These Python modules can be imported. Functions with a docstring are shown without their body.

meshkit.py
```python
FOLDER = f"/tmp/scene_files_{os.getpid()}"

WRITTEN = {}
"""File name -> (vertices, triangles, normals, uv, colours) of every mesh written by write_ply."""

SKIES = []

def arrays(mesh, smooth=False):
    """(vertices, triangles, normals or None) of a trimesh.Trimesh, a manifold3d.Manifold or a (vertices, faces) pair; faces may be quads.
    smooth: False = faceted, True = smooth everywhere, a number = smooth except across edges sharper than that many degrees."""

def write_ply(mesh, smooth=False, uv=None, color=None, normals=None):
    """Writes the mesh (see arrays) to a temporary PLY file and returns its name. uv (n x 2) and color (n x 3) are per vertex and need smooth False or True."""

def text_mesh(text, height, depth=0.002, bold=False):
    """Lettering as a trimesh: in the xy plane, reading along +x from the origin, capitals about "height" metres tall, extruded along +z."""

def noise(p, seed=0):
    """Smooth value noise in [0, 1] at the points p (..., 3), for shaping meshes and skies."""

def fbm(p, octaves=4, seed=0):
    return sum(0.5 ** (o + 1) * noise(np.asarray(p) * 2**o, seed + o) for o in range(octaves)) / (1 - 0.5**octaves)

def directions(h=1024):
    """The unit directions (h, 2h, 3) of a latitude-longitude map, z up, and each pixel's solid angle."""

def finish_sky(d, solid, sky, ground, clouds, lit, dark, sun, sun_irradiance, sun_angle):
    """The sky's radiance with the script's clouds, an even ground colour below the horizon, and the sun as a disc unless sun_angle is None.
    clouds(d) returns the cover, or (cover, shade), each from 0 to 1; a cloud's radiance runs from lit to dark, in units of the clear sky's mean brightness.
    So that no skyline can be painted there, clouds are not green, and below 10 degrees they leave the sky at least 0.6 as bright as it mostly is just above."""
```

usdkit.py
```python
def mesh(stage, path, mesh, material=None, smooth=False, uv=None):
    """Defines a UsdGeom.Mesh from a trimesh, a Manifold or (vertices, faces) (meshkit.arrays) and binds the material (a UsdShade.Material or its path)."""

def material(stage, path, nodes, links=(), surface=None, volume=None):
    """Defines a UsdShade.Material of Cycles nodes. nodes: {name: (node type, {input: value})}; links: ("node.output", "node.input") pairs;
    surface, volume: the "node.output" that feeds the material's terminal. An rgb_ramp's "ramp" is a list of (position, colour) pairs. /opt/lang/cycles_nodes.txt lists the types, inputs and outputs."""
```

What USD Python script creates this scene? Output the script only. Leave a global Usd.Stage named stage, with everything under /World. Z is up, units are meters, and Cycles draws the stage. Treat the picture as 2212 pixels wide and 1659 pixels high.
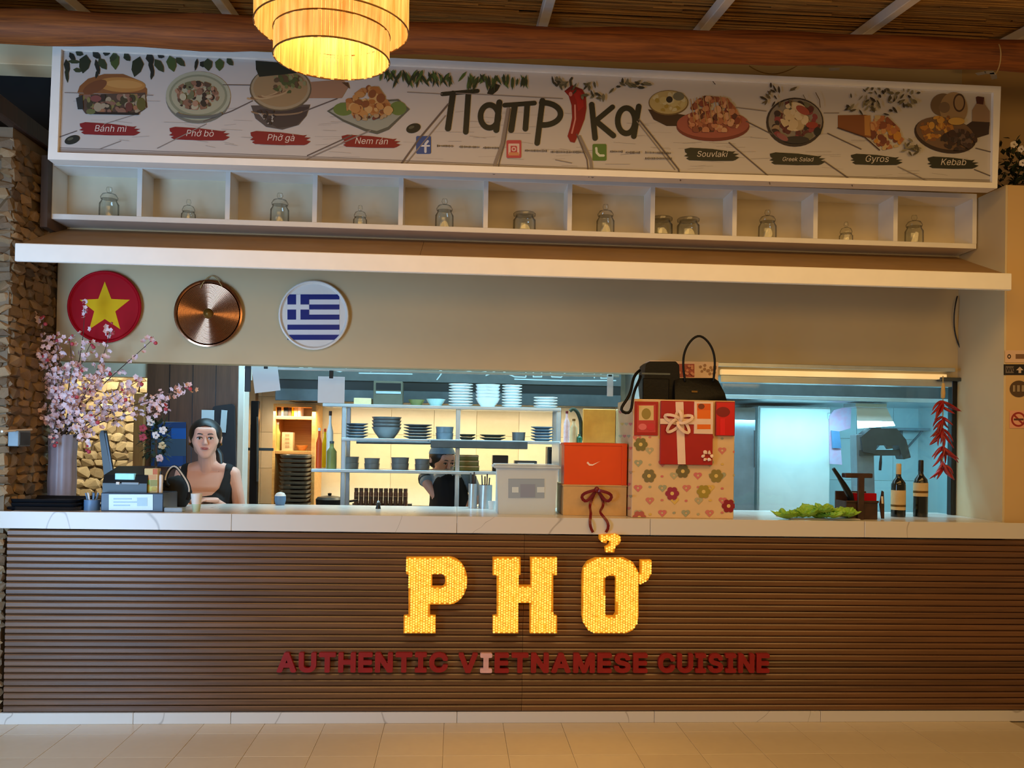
import math, random, numpy as np, trimesh, shapely, usdkit, meshkit
import manifold3d as m3
from pxr import Usd, UsdGeom, UsdLux, UsdShade, Gf, Sdf, Vt
from shapely.geometry import Polygon, LineString, Point, box as sbox
from shapely import affinity
from shapely.ops import unary_union

stage = Usd.Stage.CreateInMemory()
UsdGeom.SetStageUpAxis(stage, UsdGeom.Tokens.z); UsdGeom.SetStageMetersPerUnit(stage, 1.0)
UsdGeom.Xform.Define(stage, '/World')

# ---------------------------------------------------------------- camera
W, H, FPX = 2212, 1659, 1900.0
YAW, PIT, ROLL, SH = .0639, .012, .0172, 103.5
CAM = np.array([0, -1900/402., 1.5])
_cy, _sy, _cp, _sp, _cr, _sr = math.cos(YAW), math.sin(YAW), math.cos(PIT), math.sin(PIT), math.cos(ROLL), math.sin(ROLL)
FW = np.array([_sy*_cp, _cy*_cp, _sp]); R0 = np.array([_cy, -_sy, 0.]); U0 = np.cross(R0, FW)
RT = _cr*R0 + _sr*U0; UP = -_sr*R0 + _cr*U0
cam = UsdGeom.Camera.Define(stage, '/World/camera')
cam.CreateHorizontalApertureAttr(36.0); cam.CreateVerticalApertureAttr(36.0*H/W)
cam.CreateFocalLengthAttr(36.0*FPX/W); cam.CreateVerticalApertureOffsetAttr(36.0*SH/W)
cam.CreateClippingRangeAttr(Gf.Vec2f(.05, 100)); cam.CreateExposureAttr(0.0)
_m = Gf.Matrix4d(); 
for i, r in enumerate((RT, UP, -FW, CAM)):
    for j in range(3): _m[i, j] = float(r[j])
cam.AddTransformOp().Set(_m)

# ---------------------------------------------------------------- sky and large lights
def dome(color, k):
    d = UsdLux.DomeLight.Define(stage, '/World/sky'); d.CreateIntensityAttr(k); d.CreateColorAttr(Gf.Vec3f(*color))
def rect(name, pos, target, w, h, k, color):
    l = UsdLux.RectLight.Define(stage, '/World/' + name); l.CreateWidthAttr(w); l.CreateHeightAttr(h)
    l.CreateIntensityAttr(k); l.CreateColorAttr(Gf.Vec3f(*color))
    p, t = np.array(pos, float), np.array(target, float); z = p - t; z /= np.linalg.norm(z)
    x = np.cross([0, 0, 1.], z) if abs(z[2]) < .99 else np.array([1., 0, 0]); x /= np.linalg.norm(x); y = np.cross(z, x)
    m = Gf.Matrix4d()
    for i, r in enumerate((x, y, z, p)):
        for j in range(3): m[i, j] = float(r[j])
    l.AddTransformOp().Set(m)
def ball(name, pos, r, k, color):
    l = UsdLux.SphereLight.Define(stage, '/World/' + name); l.CreateRadiusAttr(r); l.CreateIntensityAttr(k); l.CreateColorAttr(Gf.Vec3f(*color))
    l.AddTranslateOp().Set(Gf.Vec3d(*map(float, pos)))
dome((1.0, .72, .38), .06)
rect('window_daylight', (-2.85, -2.5, 1.2), (-2.85, 0, 1.2), 1.2, 2.2, 12, (.36, .64, 1.0))
rect('ceiling_lamps', (1.0, -1.9, 3.40), (1.0, -1.85, 0), 5.2, 1.6, 3.0, (1.0, .58, .18))
rect('dining_lamps', (1.4, -4.9, 2.7), (1.4, .2, 1.8), 4.8, .9, 3.0, (1.0, .57, .18))
rect('kitchen_tube_light', (.75, .95, 2.6), (.75, 1.25, 1.0), 4.9, .25, 26, (.40, .77, 1.0))
rect('kitchen_wall_light', (-.45, 2.25, 1.70), (-.45, 2.45, 1.0), 3.0, .12, 24, (1.0, .80, .50))
rect('prep_room_tube_light', (2.6, 1.46, 1.70), (2.6, 2.1, 1.0), 2.2, .10, 23, (.26, .74, 1.0))
rect('corridor_spot', (-2.6, 1.75, 2.4), (-2.7, 2.5, 1.4), .25, .25, 110, (1.0, .86, .60))

# ---------------------------------------------------------------- pixel helpers: a photo pixel seen on a plane of the room
def ray(px, py): return FW + RT*((px - W/2)/FPX) + UP*((H/2 + SH - py)/FPX)
def at(px, py, y): d = ray(px, py); return CAM + d*((y - CAM[1])/d[1])
def atz(px, py, z): d = ray(px, py); return CAM + d*((z - CAM[2])/d[2])
def atx(px, py, x): d = ray(px, py); return CAM + d*((x - CAM[0])/d[0])
def atp(px, py, o, n): d = ray(px, py); return CAM + d*(np.dot(np.asarray(o) - CAM, n)/np.dot(d, n))

# ---------------------------------------------------------------- prims
count, LOC = {}, {}
def numbered(parent, name):
    k = (parent, name); n = count.get(k, 0); count[k] = n + 1
    return parent + '/' + (name if n == 0 else '%s_%03d' % (name, n))
def keys(prim, **kw):
    for k, v in kw.items():
        if v is not None: prim.SetCustomDataByKey(k, v)
def thing(name, label, cat, loc=(0, 0, 0), group=None, kind=None, rz=0):
    p = numbered('/World', name); x = UsdGeom.Xform.Define(stage, p)
    x.AddTranslateOp().Set(Gf.Vec3d(*map(float, loc))); x.AddRotateZOp().Set(float(rz))
    keys(x.GetPrim(), label=label, category=cat, group=group, kind=kind); LOC[p] = np.array(loc, float); return p
def part(parent, name, mesh, m, smooth=35, label=None, kind=None, local=False):
    p = numbered(parent, name); mesh = arr(mesh)
    root = '/'.join(parent.split('/')[:3])
    v = np.asarray(mesh[0], float) - (0 if local else LOC[root])
    g = usdkit.mesh(stage, p, (v, mesh[1]), MAT[m], smooth)
    keys(g.GetPrim(), label=label, kind=kind); return p
def solo(name, mesh, m, label, cat, group=None, kind=None, smooth=35):
    v, f = arr(mesh); p = numbered('/World', name); c = np.array([*(v.min(0)[:2] + v.max(0)[:2]) / 2, v[:, 2].min()])
    g = usdkit.mesh(stage, p, (v - c, f), MAT[m], smooth); g.AddTranslateOp().Set(Gf.Vec3d(*c)); LOC[p] = c
    keys(g.GetPrim(), label=label, category=cat, group=group, kind=kind); return p
def struct(name, mesh, m, label, cat, smooth=False):
    p = numbered('/World', name); LOC[p] = np.zeros(3); v, f = arr(mesh)
    g = usdkit.mesh(stage, p, (v, f), MAT[m], smooth); keys(g.GetPrim(), label=label, category=cat, kind='structure'); return p
def copy(src, loc, label=None, group=None, rz=0):
    pr = stage.GetPrimAtPath(src); cd = pr.GetCustomData(); name = src.split('/')[-1]
    if name[-4:-3] == '_' and name[-3:].isdigit(): name = name[:-4]
    p = numbered('/World', name); x = UsdGeom.Xform.Define(stage, p)
    x.AddTranslateOp().Set(Gf.Vec3d(*map(float, loc))); x.AddRotateZOp().Set(float(rz))
    x.GetPrim().GetReferences().AddInternalReference(src); x.GetPrim().SetInstanceable(True)
    keys(x.GetPrim(), label=label or cd['label'], category=cd['category'], group=group or cd.get('group')); LOC[p] = np.array(loc, float); return p
def printed(parent, name, layers, fn, label=None, mat='print', gap=.0003, kind=None):
    """Flat print: shapely shapes in photo-pixel coordinates with a colour each, laid in thin layers on the surface fn(px, py, lift)."""
    V, F, C, n = [], [], [], 0
    for k, (s, c) in enumerate(layers):
        for g in getattr(s, 'geoms', [s]):
            if g.is_empty or g.geom_type != 'Polygon' or g.area < .3: continue
            v, f = trimesh.creation.triangulate_polygon(g, engine='earcut')
            us, f = np.unique(f, return_inverse=True); f = f.reshape(-1, 3); v = v[us]
            V += [fn(a, b, .0006 + k*gap) for a, b in v]; F.append(np.asarray(f) + n); n += len(v); C += [c]*len(v)
    F = np.vstack(F); V = np.array(V); p = numbered(parent, name)
    nn = np.cross(V[F[:, 1]] - V[F[:, 0]], V[F[:, 2]] - V[F[:, 0]]); bad = (nn @ FW) > 0; F[bad] = F[bad][:, ::-1]
    g = usdkit.mesh(stage, p, (V - LOC['/'.join(parent.split('/')[:3])], F), MAT[mat])
    UsdGeom.PrimvarsAPI(g).CreatePrimvar('col', Sdf.ValueTypeNames.Color3fArray, 'vertex').Set(Vt.Vec3fArray.FromNumpy(np.array([lin(c) for c in C], np.float32)))
    keys(g.GetPrim(), label=label, kind=kind); return p

# ---------------------------------------------------------------- shapes, all (vertices, triangles)
def arr(m):
    if isinstance(m, list): return cat(m)
    if isinstance(m, tuple): return m
    v, f, _ = meshkit.arrays(m); return v, f
def cat(ms):
    V, F, n = [], [], 0
    for m in ms:
        v, f = arr(m); V.append(np.asarray(v)); F.append(np.asarray(f) + n); n += len(v)
    return np.vstack(V), np.vstack(F)
_BV = np.array([(x, y, z) for x in (0, 1) for y in (0, 1) for z in (0, 1)], float)
_BF = np.array([(0,1,3),(0,3,2),(4,6,7),(4,7,5),(0,4,5),(0,5,1),(2,3,7),(2,7,6),(0,2,6),(0,6,4),(1,5,7),(1,7,3)])
def hull(p):
    h = trimesh.convex.convex_hull(np.asarray(p)); return np.array(h.vertices), np.array(h.faces)
def box(x0, y0, z0, x1, y1, z1, b=0):
    lo, hi = np.minimum((x0, y0, z0), (x1, y1, z1)), np.maximum((x0, y0, z0), (x1, y1, z1))
    if not b: return lo + _BV*(hi - lo), _BF
    P = []
    for s in (_BV*2 - 1):
        c = np.where(s > 0, hi, lo)
        for k in range(3):
            d = -s*b; d[k] = 0; P.append(c + d)
    return hull(P)
def basis(d):
    d = np.asarray(d, float); d = d/np.linalg.norm(d); a = np.array([0, 0, 1.]) if abs(d[2]) < .9 else np.array([1., 0, 0])
    u = np.cross(a, d); u /= np.linalg.norm(u); return u, np.cross(d, u), d
def tube(pts, r, n=8, closed=False):
    pts = np.asarray(pts, float); k = len(pts); r = np.broadcast_to(r, k); V = []
    t = np.gradient(pts, axis=0) if not closed else np.roll(pts, -1, 0) - np.roll(pts, 1, 0)
    u, w, _ = basis(t[0]); a = np.linspace(0, 2*np.pi, n, endpoint=False)
    for i in range(k):
        d = t[i]/max(np.linalg.norm(t[i]), 1e-9); u = u - d*np.dot(u, d); u /= np.linalg.norm(u); w = np.cross(d, u)
        V.append(pts[i] + r[i]*(np.cos(a)[:, None]*u + np.sin(a)[:, None]*w))
    V = np.vstack(V); F = []
    for i in range(k if closed else k - 1):
        for j in range(n):
            a0, b0, c0, d0 = i*n + j, i*n + (j+1) % n, ((i+1) % k)*n + (j+1) % n, ((i+1) % k)*n + j
            F += [(a0, b0, c0), (a0, c0, d0)]
    if not closed:
        V = np.vstack([V, pts[:1], pts[-1:]]); e = len(V)
        for j in range(n): F += [(e-2, (j+1) % n, j), (e-1, (k-1)*n + j, (k-1)*n + (j+1) % n)]
    return V, np.array(F)
def cyl(p0, p1, r0, r1=None, n=14): return tube([p0, p1], [r0, r0 if r1 is None else r1], n)
def lathe(prof, n=24, c=(0, 0, 0)):
    """prof: (r, z) from the bottom outside round to the end; closed where r = 0."""
    prof = np.asarray(prof, float); a = np.linspace(0, 2*np.pi, n, endpoint=False); k = len(prof)
    V = np.array([(r*math.cos(t), r*math.sin(t), z) for r, z in prof for t in a]) + np.asarray(c, float); F = []
    for i in range(k-1):
        for j in range(n):
            q = (i*n + j, i*n + (j+1) % n, (i+1)*n + (j+1) % n, (i+1)*n + j)
            if prof[i][0] > 1e-6: F.append((q[0], q[1], q[2]))
            if prof[i+1][0] > 1e-6: F.append((q[0], q[2], q[3]))
    return V, np.array(F)
def ico(c, r, s=2):
    m = trimesh.creation.icosphere(s); return np.asarray(c) + np.array(m.vertices)*np.asarray(r, float), np.array(m.faces)
def ext(poly, d):
    ms = [trimesh.creation.extrude_polygon(g, d, engine='earcut') for g in getattr(poly, 'geoms', [poly]) if g.area > 1e-9]
    return cat([(np.array(m.vertices), np.array(m.faces)) for m in ms])
def front(poly, y, t):
    """poly in (x, z), a prism from y (back) to y - t (towards the room)."""
    v, f = ext(poly, t); return np.stack([v[:, 0], y - v[:, 2], v[:, 1]], 1), f
def pxz(pts, y): return Polygon([at(a, b, y)[[0, 2]] for a, b in pts])
def flat(pts, y, t, r=0):
    p = pxz(pts, y)
    if r: p = p.buffer(-r).buffer(r, quad_segs=4)
    return front(p, y, t)
def rot(m, deg, axis=(0, 0, 1), c=(0, 0, 0)):
    v, f = arr(m); R = trimesh.transformations.rotation_matrix(math.radians(deg), axis, c); return v @ R[:3, :3].T + R[:3, 3], f
def mv(m, d): v, f = arr(m); return v + np.asarray(d, float), f
def sc(m, s): v, f = arr(m); return v*np.asarray(s, float), f
def spline(pts, n=24):
    from scipy.interpolate import CubicSpline
    pts = np.asarray(pts, float); t = np.r_[0, np.cumsum(np.linalg.norm(np.diff(pts, axis=0), axis=1))]
    return CubicSpline(t, pts)(np.linspace(0, t[-1], n))
def text_poly(s, h, bold=False):
    m = meshkit.text_mesh(s, h, .01, bold); v = np.array(m.vertices); f = np.array(m.faces)
    f = f[(v[f][:, :, 2] > .009).all(1)]
    return unary_union([Polygon(v[t][:, :2]) for t in f]).buffer(1e-5)
def blob(c, r, seed, k=14):
    g = np.random.RandomState(seed); d = g.normal(size=(k, 3)); d /= np.linalg.norm(d, axis=1)[:, None]; d = np.sign(d)*np.abs(d)**.7
    return hull(np.asarray(c) + d*np.asarray(r)*g.uniform(.85, 1.05, (k, 1)))

# ---------------------------------------------------------------- materials
def lin(c): c = np.asarray(c, float)/255; return np.where(c <= .04045, c/12.92, ((c + .055)/1.055)**2.4)
MAT = {}
def mat(name, rgb, rough=.5, metal=0, var=.12, scale=6, stretch=(1, 1, 1), bump=0, rgb2=None, emit=0, spec=.5, trans=0, coat=0, obj=True):
    c = lin(rgb); c2 = lin(rgb2) if rgb2 is not None else c*(1 - 2*var); c1 = c if rgb2 is not None else np.minimum(c*(1 + var), .95)
    n = {'t': ('texture_coordinate', {}), 'm': ('mapping', {'scale': [scale*s for s in stretch]}), 'n': ('noise_texture', {'scale': 1., 'detail': 4., 'roughness': .6}),
         'r': ('rgb_ramp', {'ramp': [(.3, c2), (.7, c1)]}), 'p': ('principled_bsdf', {'roughness': rough, 'metallic': metal, 'specular_ior_level': spec, 'transmission_weight': trans, 'coat_weight': coat})}
    l = [('t.object', 'm.vector'), ('m.vector', 'n.vector'), ('n.fac', 'r.fac'), ('r.color', 'p.base_color')]
    if emit: n['p'][1]['emission_strength'] = emit; l.append(('r.color', 'p.emission_color'))
    if bump: n['b'] = ('bump', {'strength': bump, 'distance': .01}); l += [('n.fac', 'b.height'), ('b.normal', 'p.normal')]
    MAT[name] = usdkit.material(stage, '/World/Looks/' + name, n, l, surface='p.BSDF')
def glass(name, tint, edge=.5, base=.05, haze=0., dark=1.):
    """Thin glass: clear seen square on, darker and more mirror-like seen edge on."""
    t = np.array(tint); n = {'a': ('transparent_bsdf', {}), 'c': ('rgb_ramp', {'ramp': [(0, t), (.45, t), (1, t*dark)]}), 'g': ('glossy_bsdf', {'color': (1, 1, 1), 'roughness': .04}), 'f': ('layer_weight', {'blend': .5}), 'w': ('math', {'math_type': 'power', 'value2': 4.}),
         's': ('math', {'math_type': 'multiply_add', 'value2': edge, 'value3': base}), 'x': ('mix_closure', {})}
    l = [('f.facing', 'c.fac'), ('c.color', 'a.color'), ('f.facing', 'w.value1'), ('w.value', 's.value1'), ('s.value', 'x.fac'), ('a.BSDF', 'x.closure1'), ('g.BSDF', 'x.closure2')]; out = 'x.closure'
    if haze: n['d'] = ('diffuse_bsdf', {'color': (.8, .85, .85)}); n['y'] = ('mix_closure', {'fac': haze}); l += [('x.closure', 'y.closure1'), ('d.BSDF', 'y.closure2')]; out = 'y.closure'
    MAT[name] = usdkit.material(stage, '/World/Looks/' + name, n, l, surface=out)
def wood(name, dark, light, stretch=(.6, 14, 14), rough=.45, bump=.15, scale=4, spec=.5):
    n = {'t': ('texture_coordinate', {}), 'm': ('mapping', {'scale': [scale*s for s in stretch]}), 'n': ('noise_texture', {'scale': 1., 'detail': 6., 'roughness': .65, 'distortion': .6}),
         'k': ('noise_texture', {'scale': 1.3, 'detail': 2.}), 'i': ('object_info', {}), 'a': ('math', {'math_type': 'multiply_add', 'value2': .3, 'value3': -.15}), 's': ('math', {'math_type': 'add'}),
         'r': ('rgb_ramp', {'ramp': [(.28, lin(dark)), (.72, lin(light))]}), 'b': ('bump', {'strength': bump, 'distance': .004}), 'p': ('principled_bsdf', {'roughness': rough, 'specular_ior_level': spec})}
    MAT[name] = usdkit.material(stage, '/World/Looks/' + name, n, [('t.object', 'm.vector'), ('m.vector', 'n.vector'), ('i.random', 'a.value1'), ('n.fac', 's.value1'), ('a.value', 's.value2'), ('s.value', 'r.fac'),
        ('r.color', 'p.base_color'), ('n.fac', 'b.height'), ('b.normal', 'p.normal')], surface='p.BSDF')
def randomised(name, dark, light, rough=.7, bump=.4, scale=18, tone=.6):
    """Stones and tiles: each piece its own tone, fine grain on it."""
    n = {'g': ('geometry', {}), 'm': ('mapping', {'scale': (scale, scale, scale)}), 'n': ('noise_texture', {'scale': 1., 'detail': 6., 'roughness': .7}), 'i': ('object_info', {}),
         'a': ('math', {'math_type': 'multiply', 'value2': tone}), 'c': ('math', {'math_type': 'multiply_add', 'value2': .5}), 'r': ('rgb_ramp', {'ramp': [(.15, lin(dark)), (.85, lin(light))]}),
         'b': ('bump', {'strength': bump, 'distance': .01}), 'p': ('principled_bsdf', {'roughness': rough})}
    MAT[name] = usdkit.material(stage, '/World/Looks/' + name, n, [('g.position', 'm.vector'), ('m.vector', 'n.vector'), ('i.random', 'a.value1'), ('n.fac', 'c.value1'), ('a.value', 'c.value3'), ('c.value', 'r.fac'),
        ('r.color', 'p.base_color'), ('n.fac', 'b.height'), ('b.normal', 'p.normal')], surface='p.BSDF')
def marble(name, base, vein, rough=.25):
    n = {'g': ('geometry', {}), 'n': ('noise_texture', {'scale': 1.3, 'detail': 3., 'roughness': .45, 'distortion': .6}), 'a': ('math', {'math_type': 'subtract', 'value2': .5}), 'b': ('math', {'math_type': 'absolute'}),
         'r': ('rgb_ramp', {'ramp': [(0, lin(vein)), (.0008, lin(vein)), (.0028, lin(base)), (1, lin(base))]}), 'p': ('principled_bsdf', {'roughness': rough})}
    MAT[name] = usdkit.material(stage, '/World/Looks/' + name, n, [('g.position', 'n.vector'), ('n.fac', 'a.value1'), ('a.value', 'b.value1'), ('b.value', 'r.fac'), ('r.color', 'p.base_color')], surface='p.BSDF')
MAT['print'] = usdkit.material(stage, '/World/Looks/print', {'a': ('attribute', {'attribute': 'col'}), 'p': ('principled_bsdf', {'roughness': .55})}, [('a.color', 'p.base_color')], surface='p.BSDF')
MAT['gloss_print'] = usdkit.material(stage, '/World/Looks/gloss_print', {'a': ('attribute', {'attribute': 'col'}), 'p': ('principled_bsdf', {'roughness': .25})}, [('a.color', 'p.base_color')], surface='p.BSDF')

mat('wall_paint', (206, 188, 150), .75, var=.03, scale=1.5)
mat('ochre_paint', (206, 172, 118), .75, var=.03, scale=1.5)
mat('white_lacquer', (242, 238, 230), .45, var=.02)
mat('cream_panel', (222, 206, 176), .6, var=.03)
mat('canopy_brown', (160, 128, 86), .6, var=.05)
wood('slat_wood', (76, 46, 20), (116, 76, 40), (.5, 20, 20), .36, .06, 4, .8)
wood('beam_wood', (92, 46, 14), (170, 98, 36), (.5, 12, 12), .7, .3)
wood('dark_wood', (44, 28, 20), (72, 46, 32), (8, 8, .5), .5, .1)
wood('door_wood', (74, 46, 34), (104, 68, 50), (8, 8, .5), .5, .1)
wood('tan_wood', (150, 104, 60), (190, 140, 88), (8, 8, .5), .5, .1)
wood('shelf_wood', (190, 130, 66), (226, 172, 98), (.5, 10, 10), .5, .1)
wood('reed', (120, 78, 30), (216, 164, 84), (.6, 30, 30), .7, .3, 5)
marble('marble', (212, 206, 196), (168, 160, 150))
randomised('stone', (74, 56, 38), (150, 122, 86))
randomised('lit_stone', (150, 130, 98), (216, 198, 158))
randomised('floor_tile', (196, 180, 154), (212, 198, 172), .26, .03, 14, .25)
mat('grout', (120, 104, 84), .9)
mat('floor_grout', (176, 160, 134), .6)
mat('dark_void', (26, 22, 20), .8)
mat('brown_board', (84, 64, 50), .6)
mat('white_paint', (226, 220, 210), .5, var=.03)
mat('steel', (196, 204, 208), .34, .75, var=.05, scale=8)
mat('dark_steel', (84, 92, 96), .4, .6)
mat('chalkboard', (78, 82, 80), .7, var=.1)
mat('black_plastic', (18, 20, 24), .35, var=.05)
mat('black_leather', (9, 8, 7), .5, spec=.25, var=.1, scale=60, bump=.15)
mat('black_cloth', (14, 14, 16), .85, var=.1)
randomised('kitchen_tile', (226, 208, 170), (240, 226, 194), .3, .02)
randomised('prep_tile', (196, 216, 218), (214, 230, 230), .3, .02)
mat('ceramic', (232, 234, 232), .2, var=.02)
mat('grey_ceramic', (120, 126, 128), .3, var=.05)
mat('blue_paper', (208, 222, 232), .7, var=.02)
mat('bottle_glass', (16, 20, 16), .08, var=0, coat=.5)
mat('cream_label', (214, 188, 140), .6)
glass('clear_glass', (.97, .98, .965), .35, .05, 0, .25)
glass('pane_glass', (.96, .98, .98), .4, .03)
glass('frosted_plastic', (.86, .9, .92), .3, .05, .55)
def glow(name, lo, hi, k, scale):
    n = {'g': ('geometry', {}), 'm': ('mapping', {'scale': scale}), 'n': ('noise_texture', {'scale': 1., 'detail': 2.}), 'r': ('rgb_ramp', {'ramp': [(.3, lin(lo)), (.7, lin(hi))]}), 'p': ('principled_bsdf', {'roughness': .4, 'emission_strength': k})}
    MAT[name] = usdkit.material(stage, '/World/Looks/' + name, n, [('g.position', 'm.vector'), ('m.vector', 'n.vector'), ('n.fac', 'r.fac'), ('r.color', 'p.base_color'), ('r.color', 'p.emission_color')], surface='p.BSDF')
glow('bead_glow', (230, 164, 34), (252, 226, 112), .95, (70, 70, 70))
glow('casing_glow', (180, 104, 10), (222, 150, 30), .5, (20, 20, 20))
glow('lamp_glow', (222, 150, 66), (244, 206, 120), .62, (60, 60, 4))
mat('brass_wire', (120, 86, 30), .4, .5)
mat('red_acrylic', (140, 16, 20), .4, var=.08, scale=20)
mat('pale_acrylic', (222, 170, 160), .4, var=.08, scale=20)
mat('red_lacquer', (176, 10, 28), .6, spec=.15, var=.04)
mat('yellow_lacquer', (232, 184, 12), .6, spec=.15, var=.04)
mat('bronze', (176, 128, 100), .16, 1, var=.08)
mat('leaf_green', (44, 58, 36), .5, var=.4, scale=30)
mat('white_petal', (236, 226, 220), .6, var=.05)
mat('pale_cord', (190, 160, 100), .6)
mat('black_wire', (30, 24, 18), .5)

mat('pos_blue', (52, 70, 92), .35, var=.05)
mat('screen_cyan', (120, 190, 210), .2, var=.1, emit=.5)
mat('lilac_glaze', (158, 148, 156), .4, var=.06)
mat('branch_bark', (74, 56, 46), .8)
mat('blossom_pink', (238, 218, 218), .7, rgb2=(214, 172, 180), scale=40)
mat('bud_red', (190, 70, 84), .6)
mat('orange_card', (226, 74, 14), .4, var=.03)
mat('kraft_card', (206, 164, 104), .7, var=.05, scale=12)
mat('burgundy_ribbon', (112, 12, 28), .35, var=.1)
mat('cream_ribbon', (236, 206, 184), .35, var=.05)
mat('gift_paper', (222, 188, 140), .55, var=.03)
mat('red_card', (168, 16, 20), .4, var=.06)
mat('lettuce', (172, 218, 88), .55, rgb2=(116, 178, 56), scale=14, bump=.4)
mat('walnut', (70, 44, 30), .5, rgb2=(46, 28, 20), scale=20)
mat('chili', (176, 22, 22), .28, rgb2=(110, 12, 14), scale=24)
mat('straw', (216, 176, 104), .7)
mat('orange_board', (236, 158, 58), .5, rgb2=(214, 136, 44), scale=10)
mat('jar_brown', (104, 70, 50), .35)
mat('skin', (224, 174, 154), .5, var=.04)
mat('hair', (28, 20, 18), .45, var=.2, scale=60)
mat('tin_blue', (96, 134, 172), .4)
mat('grey_pouch', (150, 168, 180), .5)
mat('leaf_pale', (196, 214, 180), .5)
mat('grey_cloth', (52, 50, 56), .9)
mat('pale_teal', (176, 206, 200), .25)
mat('olive', (122, 122, 62), .4)
mat('olive_light', (184, 186, 96), .4)
mat('olive_dark', (84, 82, 66), .5)
mat('blue_grey', (128, 152, 170), .3)
mat('tray_metal', (128, 122, 112), .4, .7)
mat('green_cup', (40, 116, 84), .4)
mat('dull_steel', (120, 132, 138), .5, .4, var=.1)
mat('pink_cloth', (226, 150, 176), .9, rgb2=(200, 190, 214), scale=10)
glow('strip_glow', (226, 186, 120), (246, 214, 150), .75, (3, 3, 3))
mat('eye_white', (226, 220, 214), .25, var=0)
mat('eye_dark', (38, 24, 18), .15, var=0)
mat('lip_rose', (176, 96, 92), .4, var=.03)
mat('black_top', (12, 12, 15), .8, var=.05)
mat('cap_blue', (150, 184, 210), .8)

# ================================================================ the setting
rng = np.random.RandomState(7)
fl = struct('floor', box(-4.5, -5.2, -.1, 5, .04, -.006), 'floor_grout', 'large beige stone floor tiles in front of the counter', 'floor')
x0 = atz(832, 1560, 0)[0]
for i in range(-8, 11):
    for j in range(-5, 1):
        a, b = x0 + i*.313, -.17 + j*.33
        part(fl, 'floor_tile', box(a + .0008, b + .0008, -.05, a + .3122, min(b + .3292, .03), rng.uniform(-.0004, .0004), .0008), 'floor_tile', False)
struct('floor', box(-2.6, .04, -.1, 3.6, 3.0, -.002), 'floor_grout', 'kitchen floor behind the service counter', 'floor')

wl = struct('wall_left', [box(-3.7, .006, 0, -2.335, .62, 3.1)], 'grout', 'rough rubble stone wall at the left end of the counter', 'wall')
z = .02
k = 0
while z < 3.02:
    h = rng.uniform(.034, .066); y = rng.uniform(-.01, .03)
    while y < .52:
        w = rng.uniform(.06, .13)
        if z > .95:
            k += 1; part(wl, 'stone', blob((-2.335, y + w/2, z + h/2), (.026*rng.uniform(.6, 1.3), w*.60, h*.62), k, 16), 'stone', False)
        y += w
    x = -2.318
    while x > -2.40 and not .95 < z < 1.12:
        w = rng.uniform(.07, .12); k += 1
        part(wl, 'stone', blob((x - w/2, .006, z + h/2), (w*.55, .02, h*.62), k), 'stone', False); x -= w
    z += h
part(wl, 'rubble', [blob((rng.uniform(-3.66, -2.385), .002, zq), (rng.uniform(.045, .075), .022, rng.uniform(.026, .042)), 5000 + i, 12) for i, zq in enumerate(np.repeat(np.arange(.05, 3.08, .05), 13)) if not .98 < zq < 1.13], 'stone', False, kind='stuff')
struct('trim_1', box(-2.36, -.45, 3.1, -2.30, .5, 3.2, .006), 'dark_wood', 'dark timber plate along the top of the stone wall', 'trim')
a, b = at(60, 150, 0), at(118, 88, 0)
struct('trim_2', [box(-3.1, -.06, a[2], -2.02, .1, b[2] + .12, .004)], 'wall_paint', 'plastered lintel at the upper left beside the menu board', 'trim')
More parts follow.
